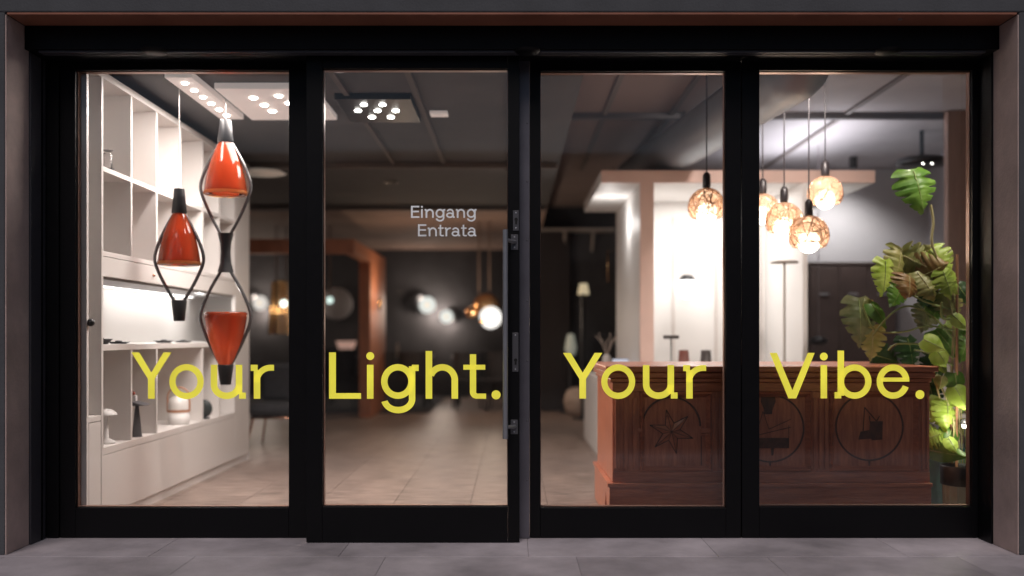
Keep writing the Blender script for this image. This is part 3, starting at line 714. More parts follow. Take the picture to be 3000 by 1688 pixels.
# ================================================================== kiosk with canopy
KY, KYB = 3.06, 5.04
kx = lambda p: X(p, KY); kz = lambda p: Z(p, KY)
ko = thing('display_kiosk', (kx(2120), KY, 0), 'white display niche with blush edged overhanging canopy at the back right', 'kiosk')
zc0 = kz(535); zc1 = kz(499)
box(kx(1762), kx(2564), KY, KY+.03, zc0, zc1).build('canopy_edge', PINK, ko, .003)
box(kx(1762), kx(2564), KY+.0305, KYB, zc0, zc1).build('canopy', WHITE2, ko)
box(kx(1876), kx(1916), KY+.002, KY+.06, 0, zc0-.001).build('post', PINK, ko, .003)
box(kx(1876)+.004, kx(1916)-.004, KY+.061, KYB-.02, 0, zc0-.001).build('side_wall', WHITE2, ko)
box(kx(2352), kx(2366), KY+.002, KYB-.02, 0, zc0-.001).build('side_wall', WHITE2, ko)
box(kx(1916)-.003, kx(2351), 4.25, 4.30, 0, zc0-.001).build('niche_back', WHITE2, ko)
for a in (1975, 2100, 2230): box(X(a, 4.2)-.011, X(a, 4.2)+.011, 4.237, 4.249, 0, zc0-.15).build('panel_strip', mat('warm_strip', (.62, .57, .54), .5), ko)
box(.76, kx(1876)-.002, KY+.5, 5.2, 0, .70).build('low_plinth', WHITE2, ko, .004)
lamp('canopy_fill_uplight', 'AREA', (2.75, 4.0, zc1+.03), 17, (.98, .95, 1.0), ko, size=.5, sy=1.7, rot=(PI, 0, 0))  # added uplight without a fixture, brightens the right-hand ceiling
lamp('niche_wash', 'AREA', (1.85, 3.75, zc0-.02), 15, (1, .95, .92), ko, size=.9, sy=.3)
MB().lathe([(0, -.004), (.04, -.004), (.05, -.001)], (.93, 4.0, zc0), 18).build('canopy_fill_disc', PALE, ko)  # discs and point lights added below to brighten the canopy underside
lamp('canopy_fill_light', 'POINT', (.90, 3.9, zc0-.25), 5, (1, .95, .92), ko, size=.05)
MB().lathe([(0, -.004), (.04, -.004), (.05, -.001)], (2.75, 3.6, zc0), 18).build('canopy_fill_disc', PALE, ko)
lamp('canopy_fill_light', 'POINT', (2.72, 3.6, zc0-.3), 4, (1, .95, .92), ko, size=.05)
gl = thing('globe_wall_lamp', (X(2013, 4.15), 4.15, Z(840, 4.15)), 'glowing white globe lamp with dark cap in the white niche', 'wall lamp')
gx, gz = X(2013, 4.12), Z(845, 4.12)
MB().sphere((gx, 4.12, gz), .10, 24, 14).build('globe', emis('globe_glow', (1, .97, .94), 4.0), gl)
MB().lathe([(.0, .13), (.04, .128), (.07, .10), (.075, .075), (0, .075)], (gx, 4.12, gz), 20).build('cap', CAPB, gl)
box(gx-.015, gx+.015, 4.13, 4.249, gz+.085, gz+.11).build('arm', CAPB, gl)
lamp('bulb_light', 'POINT', (gx, 3.98, gz), 3.5, (1, .96, .92), gl, size=.09)

# desk behind the chest with small lamps
dk = thing('desk', (1.7, 2.6, 0), 'plain white desk hidden behind the carved chest', 'desk')
box(1.0, 2.38, 2.3, 2.9, .70, .725).build('desktop', WHITE2, dk, .002)
for (a, b_) in ((1.03, 2.33), (2.32, 2.33), (1.03, 2.84), (2.32, 2.84)): box(a, a+.035, b_, b_+.035, 0, .699).build('leg', WHITE2, dk)
lx = X(1966, 2.6)
t = thing('table_lamp', (lx, 2.6, .725), 'dark T shaped table lamp on the desk left of the cup lamps', 'table lamp')
MB().lathe([(0, 0), (.055, 0), (.055, .01), (.006, .014), (.006, Z(992, 2.6)-.725), (0, Z(992, 2.6)-.725)], (lx, 2.6, .7255), 16).build('stem', mat('grey_stem', (.25, .27, .27), .4), t)
MB().lathe([(0, 0), (.062, 0), (.062, .028), (0, .028)], (lx, 2.6, Z(993, 2.6)), 20, False).build('head', mat('dark_lamp_head', (.05, .045, .045), .5), t)
for (p, col, lab) in ((2003, (.20, .07, .055), 'russet tapered cup lamp on the desk'), (2068, (.07, .06, .06), 'charcoal tapered cup lamp on the desk')):
    t = thing('cup_lamp', (X(p, 2.6), 2.6, .725), lab, 'table lamp')
    MB().lathe([(.05, 0), (.038, .15), (.034, .15), (.046, .004)], (X(p, 2.6), 2.6, Z(1078, 2.6)-.01), 20).build('shade', mat('cup_'+lab.split()[0], col, .5), t)
    MB().cyl((X(p, 2.6), 2.6, .7255), .03, Z(1078, 2.6)-.74, 16).build('foot', MATS['cup_'+lab.split()[0]], t)
fy = 2.95; fx = X(2298, fy)
t = thing('floor_lamp', (fx, fy, 0), 'thin grey floor lamp with flat disc head before the white niche', 'floor lamp')
MB().cyl((fx, fy, 0), .11, .015, 24).build('base', MATS['grey_stem'], t)
MB().tube([(fx, fy, .015), (fx, fy, Z(772, fy))], .010, 10).build('pole', mat('beige_metal', (.42, .37, .33), .4), t)
MB().lathe([(0, 0), (.11, 0), (.12, .008), (.10, .02), (0, .026)], (fx, fy, Z(772, fy)), 24).build('head', MATS['beige_metal'], t)
# vase and lit picture on the low plinth
vx = X(1780, 3.75)
t = thing('vase', (.86, 3.75, .70), 'pale vase with dry twigs on the low plinth', 'vase')
MB().lathe([(0, 0), (.035, 0), (.05, .06), (.04, .16), (.025, .20), (.02, .20)], (.86, 3.75, .7005), 18).build('body', mat('pale_ceramic', (.62, .58, .55), .4), t)
b = MB()
for i in range(7):
    a = i*.9; b.tube([(.86, 3.75, .88), (.86+.05*math.cos(a), 3.75+.03*math.sin(a), 1.0), (.86+.10*math.cos(a+.3), 3.75+.05*math.sin(a), 1.07+.03*math.sin(i*2.1))], .004, 5)
b.build('twig', mat('dry_twig', (.4, .33, .28), .8), t)
t = thing('light_box', (.97, 3.62, .70), 'small bluish lit box lamp beside the vase', 'lamp')
box(.90, 1.04, 3.60, 3.64, .7005, .86).build('screen', mat('bluish_screen', (.6, .65, .8), .4, emit=(.75, .82, 1), estr=.55), t, .003)
box(.895, 1.045, 3.641, 3.66, .7005, .865).build('frame', CAPB, t)

# ================================================================== gold globe pendants
gl_mat = mat('gold_wire', (.85, .53, .36), .35, .6)
def globe_pendant(x, y, z, r, label, ceil):
    t = thing('globe_pendant', (x, y, z-r), label, 'pendant lamp', 'gold globe pendants')
    MB().tube([(x, y, z+r+.10), (x, y, ceil)], .0045, 6).build('cord', SOCK, t)
    MB().lathe([(0, .11), (.012, .108), (.026, .09), (.028, .02), (.024, -.005), (0, -.005)], (x, y, z+r), 16).build('socket', SOCK, t)
    prof = [(r*math.sin(a), r*math.cos(a)) for a in [math.radians(8+i*(128-8)/16) for i in range(17)]]
    gb = MB().lathe(prof, (x, y, z), 32).build('globe', AMBER, t)
    b = MB(); rnd = random.Random(int(x*1000))
    for i in range(26):
        ax = Vector((rnd.uniform(-1, 1), rnd.uniform(-1, 1), rnd.uniform(-.6, .6))).normalized()
        u = ax.orthogonal().normalized(); v = ax.cross(u); off = rnd.uniform(-.75, .75); rr = math.sqrt(1-off*off)
        run = []
        for q in range(37):
            a = 2*PI*q/36; pnt = (ax*off+(u*math.cos(a)+v*math.sin(a))*rr)*(r*1.008)
            if pnt.z > -r*.60: run.append((x+pnt.x, y+pnt.y, z+pnt.z))
            else:
                if len(run) > 2: b.tube(run, .0028, 4)
                run = []
        if len(run) > 2: b.tube(run, .0028, 4)
    b.build('wire_wrap', gl_mat, gb)
    MB().sphere((x, y, z-r*.36), r*.56, 18, 12).build('bulb', emis('warm_bulb', (1, .88, .74), 9), t)
    lamp('bulb_light', 'POINT', (x, y, z-r*.62-.03), 7.5, (1, .80, .64), t, size=.05)
for (dx, dz_, rp, yy, lab) in ((1777, 520, 46, 1.45, 'gold wire globe pendant left of the dark mullion'), (2075, 487, 43, 1.55, 'gold globe pendant hanging highest at the right of the cluster'),
        (1972, 556, 46, 1.45, 'gold globe pendant in the middle of the cluster'), (2034, 592, 49, 1.30, 'gold globe pendant hanging lowest in the cluster'), (1918, 528, 40, 1.75, 'gold globe pendant half hidden behind the dark mullion')):
    globe_pendant(DX(dx, yy), yy, DZ(dz_, yy), rp*1.165*U*K(yy), lab, CZB)

t = thing('canopy_fill_spotlight', (1.6, 1.0, CZB), 'black fill spotlight added to brighten the white kiosk canopy', 'spotlight')
MB().cyl((1.9, .75, CZB-.11), .035, .109, 14).build('body', CAPB, t)
lamp('light', 'SPOT', (1.9, .78, CZB-.14), 150, (1, .87, .80), t, size=.04, rot=(math.radians(66), 0, 0), spot=80, blend=.8)  # added lamp, gives the canopy front more light
# duct
du = thing('ventilation_duct', (1.35, 2, 2.5), 'grey ribbed ventilation duct running under the ceiling above the canopy', 'duct')
b = MB(); P0 = Vector((1.66, .52, 2.62)); P1 = Vector((1.22, 4.9, 2.68)); N = 60; pts = []; rs = []
for i in range(N+1):
    pts.append(P0.lerp(P1, i/N)); rs.append(.185 if i % 2 else .176)
pts = [Vector((1.70, .25, 2.93)), Vector((1.695, .27, 2.86)), Vector((1.685, .33, 2.76))]+pts; rs = [.18]*3+rs
b.tube(pts, rs, 20).build('tube', mat('galvanised_duct', (.30, .34, .39), .45, .35, var=.1, vscale=3), du)
for f in (.18, .55): 
    p = P0.lerp(P1, f); MB().tube([(p.x, p.y, p.z+.18), (p.x, p.y, CZB)], .008, 6).build('hanger', CAPB, du)

# right rear: sideboard, small sign, wall washer
sb = thing('sideboard', (3.1, 5.5, 0), 'dark brown panelled sideboard below the lit grey wall', 'sideboard')
sx0, sx1 = X(2372, 5.3), 4.1
zs = Z(768, 5.3)
box(sx0, sx1, 5.32, 5.745, 0, zs-.03).build('carcass', DKBROWN, sb, .004)
box(sx0-.02, sx1, 5.30, 5.745, zs-.029, zs).build('top', DKBROWN, sb, .004)
for i in range(3):
    w = (sx1-sx0)/3; o = box(sx0+w*i+.01, sx0+w*(i+1)-.01, 5.305, 5.319, .08, zs-.05).build('door', DKBROWN, sb, .004)
    box(sx0+w*(i+.5)-.05, sx0+w*(i+.5)+.05, 5.296, 5.304, zs-.35, zs-.33).build('handle', STEEL, o)
t = thing('wall_washer', (X(2500, 5.0), 5.0, CZB), 'small ceiling spotlight washing the grey wall above the sideboard', 'spotlight')
MB().cyl((X(2500, 5), 5.0, CZB-.12), .04, .119, 16).build('body', CAPB, t)
lamp('light', 'SPOT', (X(2500, 5), 5.05, CZB-.14), 90, (1, .97, .95), t, size=.03, rot=(math.radians(28), 0, 0), spot=115, blend=.9)
t = thing('black_pendant', (X(2398, 4.4), 4.4, 1.0), 'small black saucer pendant on a long cord before the sideboard', 'pendant lamp')
bx = X(2398, 4.4); bz = Z(1000, 4.4)
MB().lathe([(0, .05), (.03, .045), (.085, .02), (.09, 0), (.06, -.03), (0, -.035)], (bx, 4.4, bz), 22).build('saucer', CAPB, t)
MB().tube([(bx, 4.4, bz+.05), (bx, 4.4, CZB)], .004, 5).build('cord', mat('mauve_cord', (.2, .17, .18), .6), t)
t = thing('spot_cluster', (X(2705, 3.7), 3.7, CZB), 'black ceiling spotlight bar with chrome heads above the tall monstera leaf', 'spotlight')
sxx = X(2700, 3.7); szz = Z(480, 3.7)
MB().lathe([(0, .05), (.2, .045), (.23, .0), (.2, -.02), (0, -.025)], (sxx, 3.7, szz), 24).build('plate', CAPB, t)
MB().cyl((sxx, 3.7, szz+.05), .02, CZB-szz-.052, 10).build('rod', CAPB, t)
for (a, h_) in ((.18, .06), (.32, .14), (.38, .05)):
    MB().tube([(sxx+a-.1, 3.7, szz+.02), (sxx+a, 3.68, szz+h_)], .012, 8).build('arm', STEEL, t)
    MB().sphere((sxx+a+.02, 3.66, szz+h_+.01), .045, 14, 10).build('spot_head', STEEL, t)
for a in (-.05, .03): MB().sphere((sxx+a, 3.55, szz-.02), .008, 10, 8).build('spot_lens', GLOWW, t)

col_ = thing('column', (3.69, 3.0, 0), 'plain brown timber column at the far right behind the plant', 'column')
box(3.58, 3.80, 2.9, 2.975, 0, CZB-.0015).build('shaft', mat('brown_column', (.30, .205, .18), .6, var=.15, vscale=4, stretch=(5, 5, 1)), col_, .004)
box(3.57, 3.81, 2.89, 2.899, 0, .10).build('base_trim', DKBROWN, col_, .002)
# white shell chair behind the plant
cc = thing('shell_chair', (3.02, 1.75, 0), 'white moulded shell chair behind the plant at the right', 'chair')
b = MB(); NU, NV = 14, 14; vs = []
for i in range(NU+1):
    for j_ in range(NV+1):
        u = -1+2*i/NU; v = j_/NV
        if v < .5: yy = -.22+.44*(v*2); zz = .45+.05*u*u; hw = .24
        else:
            q = (v-.5)*2; yy = .22+.07*q; zz = .45+.45*q+.03*u*u; hw = .24*math.sqrt(max(.04, 1-(max(0, q-.4)/.62)**2))
        vs.append((3.02+u*hw, 1.75+yy-.05*u*u*(v > .5), zz))
fs = [(i*(NV+1)+j_, (i+1)*(NV+1)+j_, (i+1)*(NV+1)+j_+1, i*(NV+1)+j_+1) for i in range(NU) for j_ in range(NV)]
o = b.add(vs, fs, True).build('shell', WHITE2, cc); md = o.modifiers.new('thick', 'SOLIDIFY'); md.thickness = .012
for sx_ in (-1, 1):
    for sy_ in (-1, 1): MB().tube([(3.02+sx_*.10, 1.75+sy_*.10, .455), (3.02+sx_*.22, 1.75+sy_*.22, 0)], .012, 8).build('leg', STEEL, cc)

# ================================================================== monstera plant
PY = .62
gm = {'g': leaf_mat('leaf_green', (.09, .21, .03), (.16, .30, .05)), 'l': leaf_mat('leaf_lime', (.34, .50, .06), (.48, .60, .14)), 'd': leaf_mat('leaf_dark', (.022, .065, .02), (.045, .10, .03)),
      'o': leaf_mat('leaf_olive', (.26, .28, .08), (.36, .33, .13)), 'b': leaf_mat('leaf_brown', (.30, .15, .06), (.36, .24, .10)), 'y': leaf_mat('leaf_grey_olive', (.11, .14, .06), (.20, .21, .11))}
STEM = mat('plant_stem', (.24, .30, .10), .5); STEM2 = mat('plant_stem_tan', (.42, .36, .18), .5)
px0 = DX(2400, PY)
pl_ = thing('monstera_plant', (px0, PY, 0), 'tall monstera plant climbing a brown stake at the right window', 'plant')
def leaf(dx, dz_, w, h, rot, kind, yo=0.0, tilt=.25, holes=True, yaw=0.0):
    y = PY+yo; cx_, cz_ = DX(dx, y), DZ(dz_, y); s = 1.165*U*K(y); L = h*s; Wd = w*s
    big = holes; N = 30 if big else 12; vs = []; fs = []
    rnd = random.Random(int(dx*7+dz_))
    rows_ = []
    for i in range(N+1):
        u = i/N           # 0 base .. 1 tip
        ww = Wd/2*(math.sin(PI*min(1, (u*.94+.08))**.72))*1.06
        notch = 0
        cols = []
        for q in (-1, -.66, -.33, 0, .33, .66, 1):
            f = ww
            if big and i % 5 == 2 and 5 < i < N-2: f *= (.52 if abs(q) > .9 else 1)
            if big and abs(q) > .5 and abs(q) < .9 and i % 5 == 2 and 5 < i < N-2: f *= .66
            xx = q*f; zz = -L/2+L*u + (.10*L*(1-abs(q)) if False else 0)
            zz += (-.10*L*abs(q)**1.5 if u < .25 else 0)
            bend = .16*Wd*abs(q)**1.6 + .10*L*(u-.4)**2*2 + rnd.uniform(-.004, .004)
            cols.append(len(vs)); vs.append(Vector((xx, bend, zz)))
        rows_.append(cols)
    for i in range(N):
        for j_ in range(6): fs.append((rows_[i][j_], rows_[i][j_+1], rows_[i+1][j_+1], rows_[i+1][j_]))
    M = Matrix.Translation((cx_, y, cz_)) @ Matrix.Rotation(math.radians(rot), 4, 'Y') @ Matrix.Rotation(yaw, 4, 'Z') @ Matrix.Rotation(tilt, 4, 'X')
    vs = [M @ v for v in vs]
    o = MB().add(vs, fs, True).build('leaf', gm[kind], pl_)
    b = MB().tube([M @ Vector((0, -.0015+.10*L*(u-.4)**2*2, -L/2+L*u)) for u in (.05, .3, .6, .95)], [.004, .003, .002, .001], 5)
    b.build('midrib', STEM2 if kind in 'bo' else STEM, o)
    return M @ Vector((0, 0, -L/2))
def stem(pts, r=.006, m=None):
    P = [Vector((DX(a, PY+q), PY+q, DZ(b_, PY+q))) for a, b_, q in pts]
    # smooth by Catmull-Rom
    out = []
    for i in range(len(P)-1):
        p0, p1, p2, p3 = P[max(i-1, 0)], P[i], P[i+1], P[min(i+2, len(P)-1)]
        for t_ in (0, .25, .5, .75):
            out.append(.5*((2*p1)+(-p0+p2)*t_+(2*p0-5*p1+4*p2-p3)*t_**2+(-p0+3*p1-3*p2+p3)*t_**3))
    out.append(P[-1])
    MB().tube(out, r, 6).build('stem', m or STEM, pl_)
LV = [(2312, 478, 112, 118, 172, 'g', .02, .25), (2226, 698, 66, 96, 190, 'l', -.03, .2), (2297, 655, 96, 80, 120, 'o', .05, .6), (2288, 718, 92, 66, 200, 'b', -.06, .5),
      (2345, 682, 110, 84, 60, 'b', .0, .5), (2384, 716, 62, 76, 165, 'l', -.08, .15), (2342, 748, 104, 60, 250, 'd', .04, .3), (2164, 808, 88, 132, 184, 'y', .08, .35), (2212, 792, 44, 74, 160, 'g', .06, .4),
      (2230, 902, 74, 62, 110, 'd', .25, .4), (2292, 892, 74, 92, 176, 'd', .22, .2), (2352, 930, 80, 90, 200, 'd', .15, .3), (2405, 966, 54, 56, 175, 'g', -.02, .1), (2352, 1040, 60, 78, 150, 'l', .0, .3),
      (2384, 1046, 78, 80, 190, 'l', -.05, .3), (2352, 1096, 64, 44, 70, 'l', -.03, .4), (2378, 1140, 52, 118, 92, 'g', -.06, .9), (2425, 880, 60, 70, 200, 'g', .03, .3), (2425, 740, 50, 60, 150, 'd', .08, .3),
      (2300, 690, 84, 96, 20, 'o', .08, .7), (2320, 636, 60, 50, 30, 'o', .1, .9), (2190, 780, 40, 60, 200, 'o', .12, .4), (2345, 1000, 60, 80, 170, 'd', .12, .3), (2425, 1010, 40, 60, 190, 'g', .05, .3), (2410, 830, 60, 44, 100, 'g', .1, .6)]
LV += [(2262, 660, 84, 92, 205, 'o', .06, .4), (2330, 715, 92, 88, 160, 'o', -.02, .5), (2365, 655, 78, 80, 140, 'l', .04, .5), (2258, 742, 66, 70, 215, 'g', .03, .4), (2390, 770, 74, 78, 170, 'o', .0, .4), (2195, 860, 70, 96, 188, 'o', .12, .35), (2380, 860, 80, 84, 150, 'g', .06, .4), (2330, 800, 72, 76, 200, 'y', .1, .4)]
rl = random.Random(31)
for i in range(17):
    yy_ = 660+i*29; LV.append((rl.uniform(2330 if yy_ < 940 else 2352, 2438), yy_+rl.uniform(-12, 12), rl.uniform(30, 62), rl.uniform(36, 70), rl.uniform(110, 250), rl.choice('llggo'), rl.uniform(-.10, .14), rl.uniform(.1, .7)))
for a in LV: leaf(*a[:6], a[6], a[7], holes=a[2] > 58, yaw=random.uniform(-.35, .35))
MB().tube([(DX(2405, PY), PY, .26), (DX(2407, PY), PY, DZ(640, PY))], .0085, 8).build('stake', mat('bamboo_stake', (.42, .20, .11), .6), pl_)
stem([(2395, 1165, .02), (2392, 980, .02), (2398, 820, .02), (2390, 720, .02), (2345, 620, .02), (2347, 560, .02), (2340, 515, .02)], .008, STEM2)
stem([(2395, 850, .02), (2350, 800, .0), (2290, 770, .0), (2240, 790, .0), (2190, 850, .06)], .006)
stem([(2398, 830, .0), (2330, 820, .02), (2270, 835, .05), (2200, 830, .06), (2170, 770, .07)], .006)
stem([(2396, 800, .0), (2370, 800, -.04), (2368, 760, -.07)], .008)
stem([(2398, 900, .0), (2340, 870, .05), (2260, 865, .1), (2235, 880, .2)], .006)
stem([(2398, 920, .0), (2340, 890, .08), (2300, 880, .2)], .006)
stem([(2396, 780, .0), (2330, 760, .0), (2290, 740, -.03)], .006)
stem([(2396, 1150, .0), (2350, 950, .0), (2330, 930, .05)], .005, STEM2)
stem([(2345, 1035, .0), (2380, 1050, -.04), (2395, 1090, .0), (2396, 1160, .0)], .006, mat('brown_vine', (.16, .07, .04), .6))
for i in range(9):
    a = 2385+i*6; stem([(a, 1165, .01*i-.03), (a+random.uniform(-20, 14), 1060, .01*i-.03), (a+random.uniform(-40, 20), 950+random.uniform(-40, 40), .01*i)], .0035, STEM if i % 2 else STEM2)
pr = .105
pcx = DX(2420, PY)
mp = thing('plant_pot', (pcx, PY, 0), 'pale ribbed planter with black collar holding the monstera', 'pot')
b = MB(); prof = [(.0, .0), (.085, .0), (.098, .02), (.105, .205)]
b.lathe(prof, (pcx, PY, 0), 28); 
b.build('planter', mat('pale_planter', (.50, .64, .62), .4, var=.15, vscale=8), mp)
for i in range(14):
    a = 2*PI*i/14; MB().tube([(pcx+.099*math.cos(a), PY+.099*math.sin(a), .02), (pcx+.1055*math.cos(a), PY+.1055*math.sin(a), .20)], .005, 6).build('rib', MATS['pale_planter'], mp)
MB().lathe([(.112, .19), (.122, .195), (.124, .30), (.118, .305), (.112, .30), (.110, .26)], (pcx, PY, 0), 28).build('collar', CAPB, mp)
MB().lathe([(.0, .262), (.111, .258)], (pcx, PY, 0), 28).build('soil', mat('moss_soil', (.06, .06, .025), .9, var=.4, vscale=40, bump=.5, bscale=80), mp)
t = thing('teal_planter', (pcx-.14, PY+.35, 0), 'teal glazed square planter behind the ribbed pot', 'pot')
box(pcx-.32, pcx+.22, PY+.22, PY+.62, 0, .33).build('box', mat('teal_glaze', (.22, .46, .46), .2, var=.25, vscale=5), t, .012)
box(pcx-.33, pcx+.23, PY+.21, PY+.63, .331, .38).build('rim', mat('teal_rim', (.05, .16, .17), .2), t, .006)
t = thing('plant_fill_spotlight', (2.5, .42, CZB), 'small fill spotlight added above the plant', 'spotlight')
MB().cyl((2.5, .42, CZB-.11), .035, .109, 14).build('body', CAPB, t)
lamp('light', 'SPOT', (2.5, .42, CZB-.13), 75, (1, .90, .74), t, size=.03, rot=(math.radians(12), 0, 0), spot=64, blend=.8)  # added lamp, brightens the leaves from above

t = thing('plant_lamp', (2.60, .56, .30), 'small glowing grow lamp clipped among the lowest plant leaves', 'lamp')
MB().tube([(pcx+.10, PY-.02, .30), (2.64, .55, .42), (2.63, .53, .55)], .004, 6).build('gooseneck', CAPB, t)
MB().lathe([(0, .03), (.02, .028), (.03, 0), (.027, 0), (0, .02)], (2.63, .53, .555), 14).build('hood', CAPB, t)
MB().sphere((2.63, .53, .545), .015, 12, 8).build('bulb', emis('grow_bulb', (1, .95, .8), 22), t)
lamp('light', 'POINT', (2.60, .46, .58), 3.0, (1, .94, .75), t, size=.03)
t = thing('plant_fill_spotlight', (3.2, .30, CZB), 'fill spotlight added at the far right, tilted towards the plant', 'spotlight')
MB().cyl((3.2, .30, CZB-.11), .035, .109, 14).build('body', CAPB, t)
lamp('light', 'SPOT', (3.15, .30, CZB-.13), 60, (1, .90, .76), t, size=.03, rot=(math.radians(10), math.radians(25), 0), spot=60, blend=.8)  # second added lamp, fills the plant from the right
# ================================================================== back of the room
# orange wooden portal
OXP = -1.846; y0, y1 = 6.3, 9.2
t = thing('wooden_portal', (OXP, 7.7, 0), 'orange brown timber portal frame deep in the shop', 'portal')
box(-3.9, OXP, y0, y0+.12, 2.03, 2.20).build('beam', ORANGEW, t, .004)
box(OXP-.12, OXP, y0+.121, 7.62, 2.03, 2.20).build('beam', ORANGEW, t, .004)
box(OXP-.147, OXP, 7.64, y1, 0, 2.20).build('post', ORANGEW, t, .004)
box(-3.9, -3.76, y0, y0+.12, 0, 2.029).build('post', ORANGEW, t, .004)
t = thing('wall_sconce', (OXP, 8.3, 1.5), 'small brass oval sconce glowing on the orange timber post', 'wall lamp')
MB().sphere((OXP+.035, 8.3, 1.50), .06, 14, 10, .4, .8, 1.6).build('shade', GOLD, t)
lamp('bulb_light', 'POINT', (OXP+.35, 8.0, 1.65), 11, (1, .68, .44), t, size=.06)
# back-wall glowing discs
YW = 12.3
def wall_disc(px, py, r, col, strength, label, power, dxo, y=12.1):
    x, z = X(px, y), Z(py, y)
    t = thing('disc_wall_lamp', (x, y, z), label, 'wall lamp', 'round wall lamps on the dark rear wall')
    MB().lathe([(0, -.05), (r*.35, -.048), (r*.8, -.03), (r, 0), (r*.9, .03), (0, .04)], (x, y, z), 26, True, 'y').build('diffuser', emis('disc_glow_'+label.split()[0], col, strength), t)
    MB().lathe([(0, -.012), (r*.22, -.010), (r*.26, 0)], (x, y-.049, z), 18, True, 'y').build('core', emis('warm_core', (1, .82, .62), 1.3), t)
    MB().lathe([(0, -.02), (r*1.15, -.02), (r*1.2, 0), (0, .02)], (x+dxo, y+.07, z+.04), 26, True, 'y').build('back_disc', CAPB, t)
    MB().cyl((x, y+.03, z), .02, YW-y-.03, 10, 'y').build('stem', CAPB, t)
    lamp('bulb_light', 'POINT', (x, y-.30, z), power, (1, .80, .66), t, size=.08)
    lamp('halo_light', 'POINT', (x+r*.5, y+.02, z-r*1.05), power*.8, (1, .82, .70), t, size=.05)
    lamp('halo_light', 'POINT', (x-r*.7, y+.02, z+r*.9), power*.7, (1, .82, .70), t, size=.05)
wall_disc(1252, 894, .15, (.95, .96, .90), 1.0, 'larger glowing round wall lamp left of its smaller twin', 10, -.17)
wall_disc(1308, 928, .12, (.95, .96, .90), 1.0, 'smaller glowing round wall lamp right of its larger twin', 8, .12)
wall_disc(762, 888, .13, (1, .92, .85), .9, 'glowing round wall lamp beyond the white shelving end', 14, -.16)
t = thing('round_mirror', (X(985, 12), 12, Z(890, 12)), 'large grey round mirror on the dark rear wall', 'mirror')
MB().lathe([(0, -.01), (.27, -.01), (.285, 0), (.285, .03), (0, .03)], (X(985, 12.2), 12.2, Z(890, 12.2)), 36, True, 'y').build('disc', mat('grey_mirror', (.38, .37, .38), .5, .1), t)
MB().cyl((X(985, 12.2), 12.23, Z(890, 12.2)), .1, .068, 16, 'y').build('mount', CAPB, t)
# brass cluster pendants
def brass_cluster(px, py, y, label, h, r, cords):
    x, z = X(px, y), Z(py, y)
    t = thing('brass_pendant', (x, y, z), label, 'pendant lamp')
    for i in range(12):
        a = 2*PI*i/12; rr = r*(.55+.45*((i*7) % 5)/4)
        MB().tube([(x+rr*math.cos(a), y+rr*math.sin(a), z-h*.5), (x+rr*.7*math.cos(a), y+rr*.7*math.sin(a), z+h*.5)], .022, 8).build('rod', GOLD, t)
    MB().lathe([(0, h*.5), (r*.7, h*.5), (r*.75, h*.54), (0, h*.58)], (x, y, z), 20).build('hub', GOLD, t)
    for c_ in cords: MB().tube([(x+c_, y, z+h*.5), (x+c_, y, CZ)], .012, 6).build('cord', mat('bronze_cord', (.22, .16, .13), .5), t)
    MB().sphere((x+r*.4, y-r*.5, z+h*.1), .05, 12, 8).build('bulb', emis('cluster_bulb', (.9, 1, .95), 3), t)
    lamp('bulb_light', 'POINT', (x, y-r-.15, z), 2.0, (1, .8, .6), t, size=.05)
brass_cluster(822, 905, 8.5, 'tiered brass rod pendant seen just right of the shelving', .70, .16, (-.06, .08))
x_, y_, z_ = X(1425, 8.0), 8.0, Z(905, 8.0)
t = thing('brass_ball_pendant', (x_, y_, z_), 'large gold bubble pendant glowing white at the door handle', 'pendant lamp')
MB().sphere((x_, y_, z_+.02), .19, 24, 14).build('ball', mat('gold_ball', (.8, .5, .26), .22, .9), t)
MB().sphere((x_+.06, y_-.16, z_-.12), .15, 22, 14).build('globe', emis('ball_glow', (1, .95, .9), 1.5), t)
MB().sphere((x_-.20, y_-.05, z_-.05), .085, 16, 10).build('ball', MATS['gold_ball'], t)
MB().sphere((x_-.05, y_-.29, z_-.17), .035, 12, 8).build('ball', MATS['gold_ball'], t)
for c_ in (-.10, .04): MB().tube([(x_+c_, y_, z_+.15), (x_+c_, y_, CZ)], .014, 6).build('cord', MATS['bronze_cord'], t)
lamp('bulb_light', 'POINT', (x_+.06, y_-.45, z_-.15), 20, (1, .78, .6), t, size=.12)
t = thing('hanging_bulb', (X(968, 8.5), 8.5, Z(880, 8.5)), 'small clear bulb on a brass stem before the round mirror', 'pendant lamp')
MB().sphere((X(966, 8.5), 8.5, Z(880, 8.5)), .05, 14, 10).build('bulb', emis('pale_green_bulb', (.8, 1, .92), 1.2), t)
MB().tube([(X(966, 8.5), 8.5, Z(868, 8.5)), (X(967, 8.5), 8.5, CZ)], .016, 6).build('stem', MATS['bronze_cord'], t)

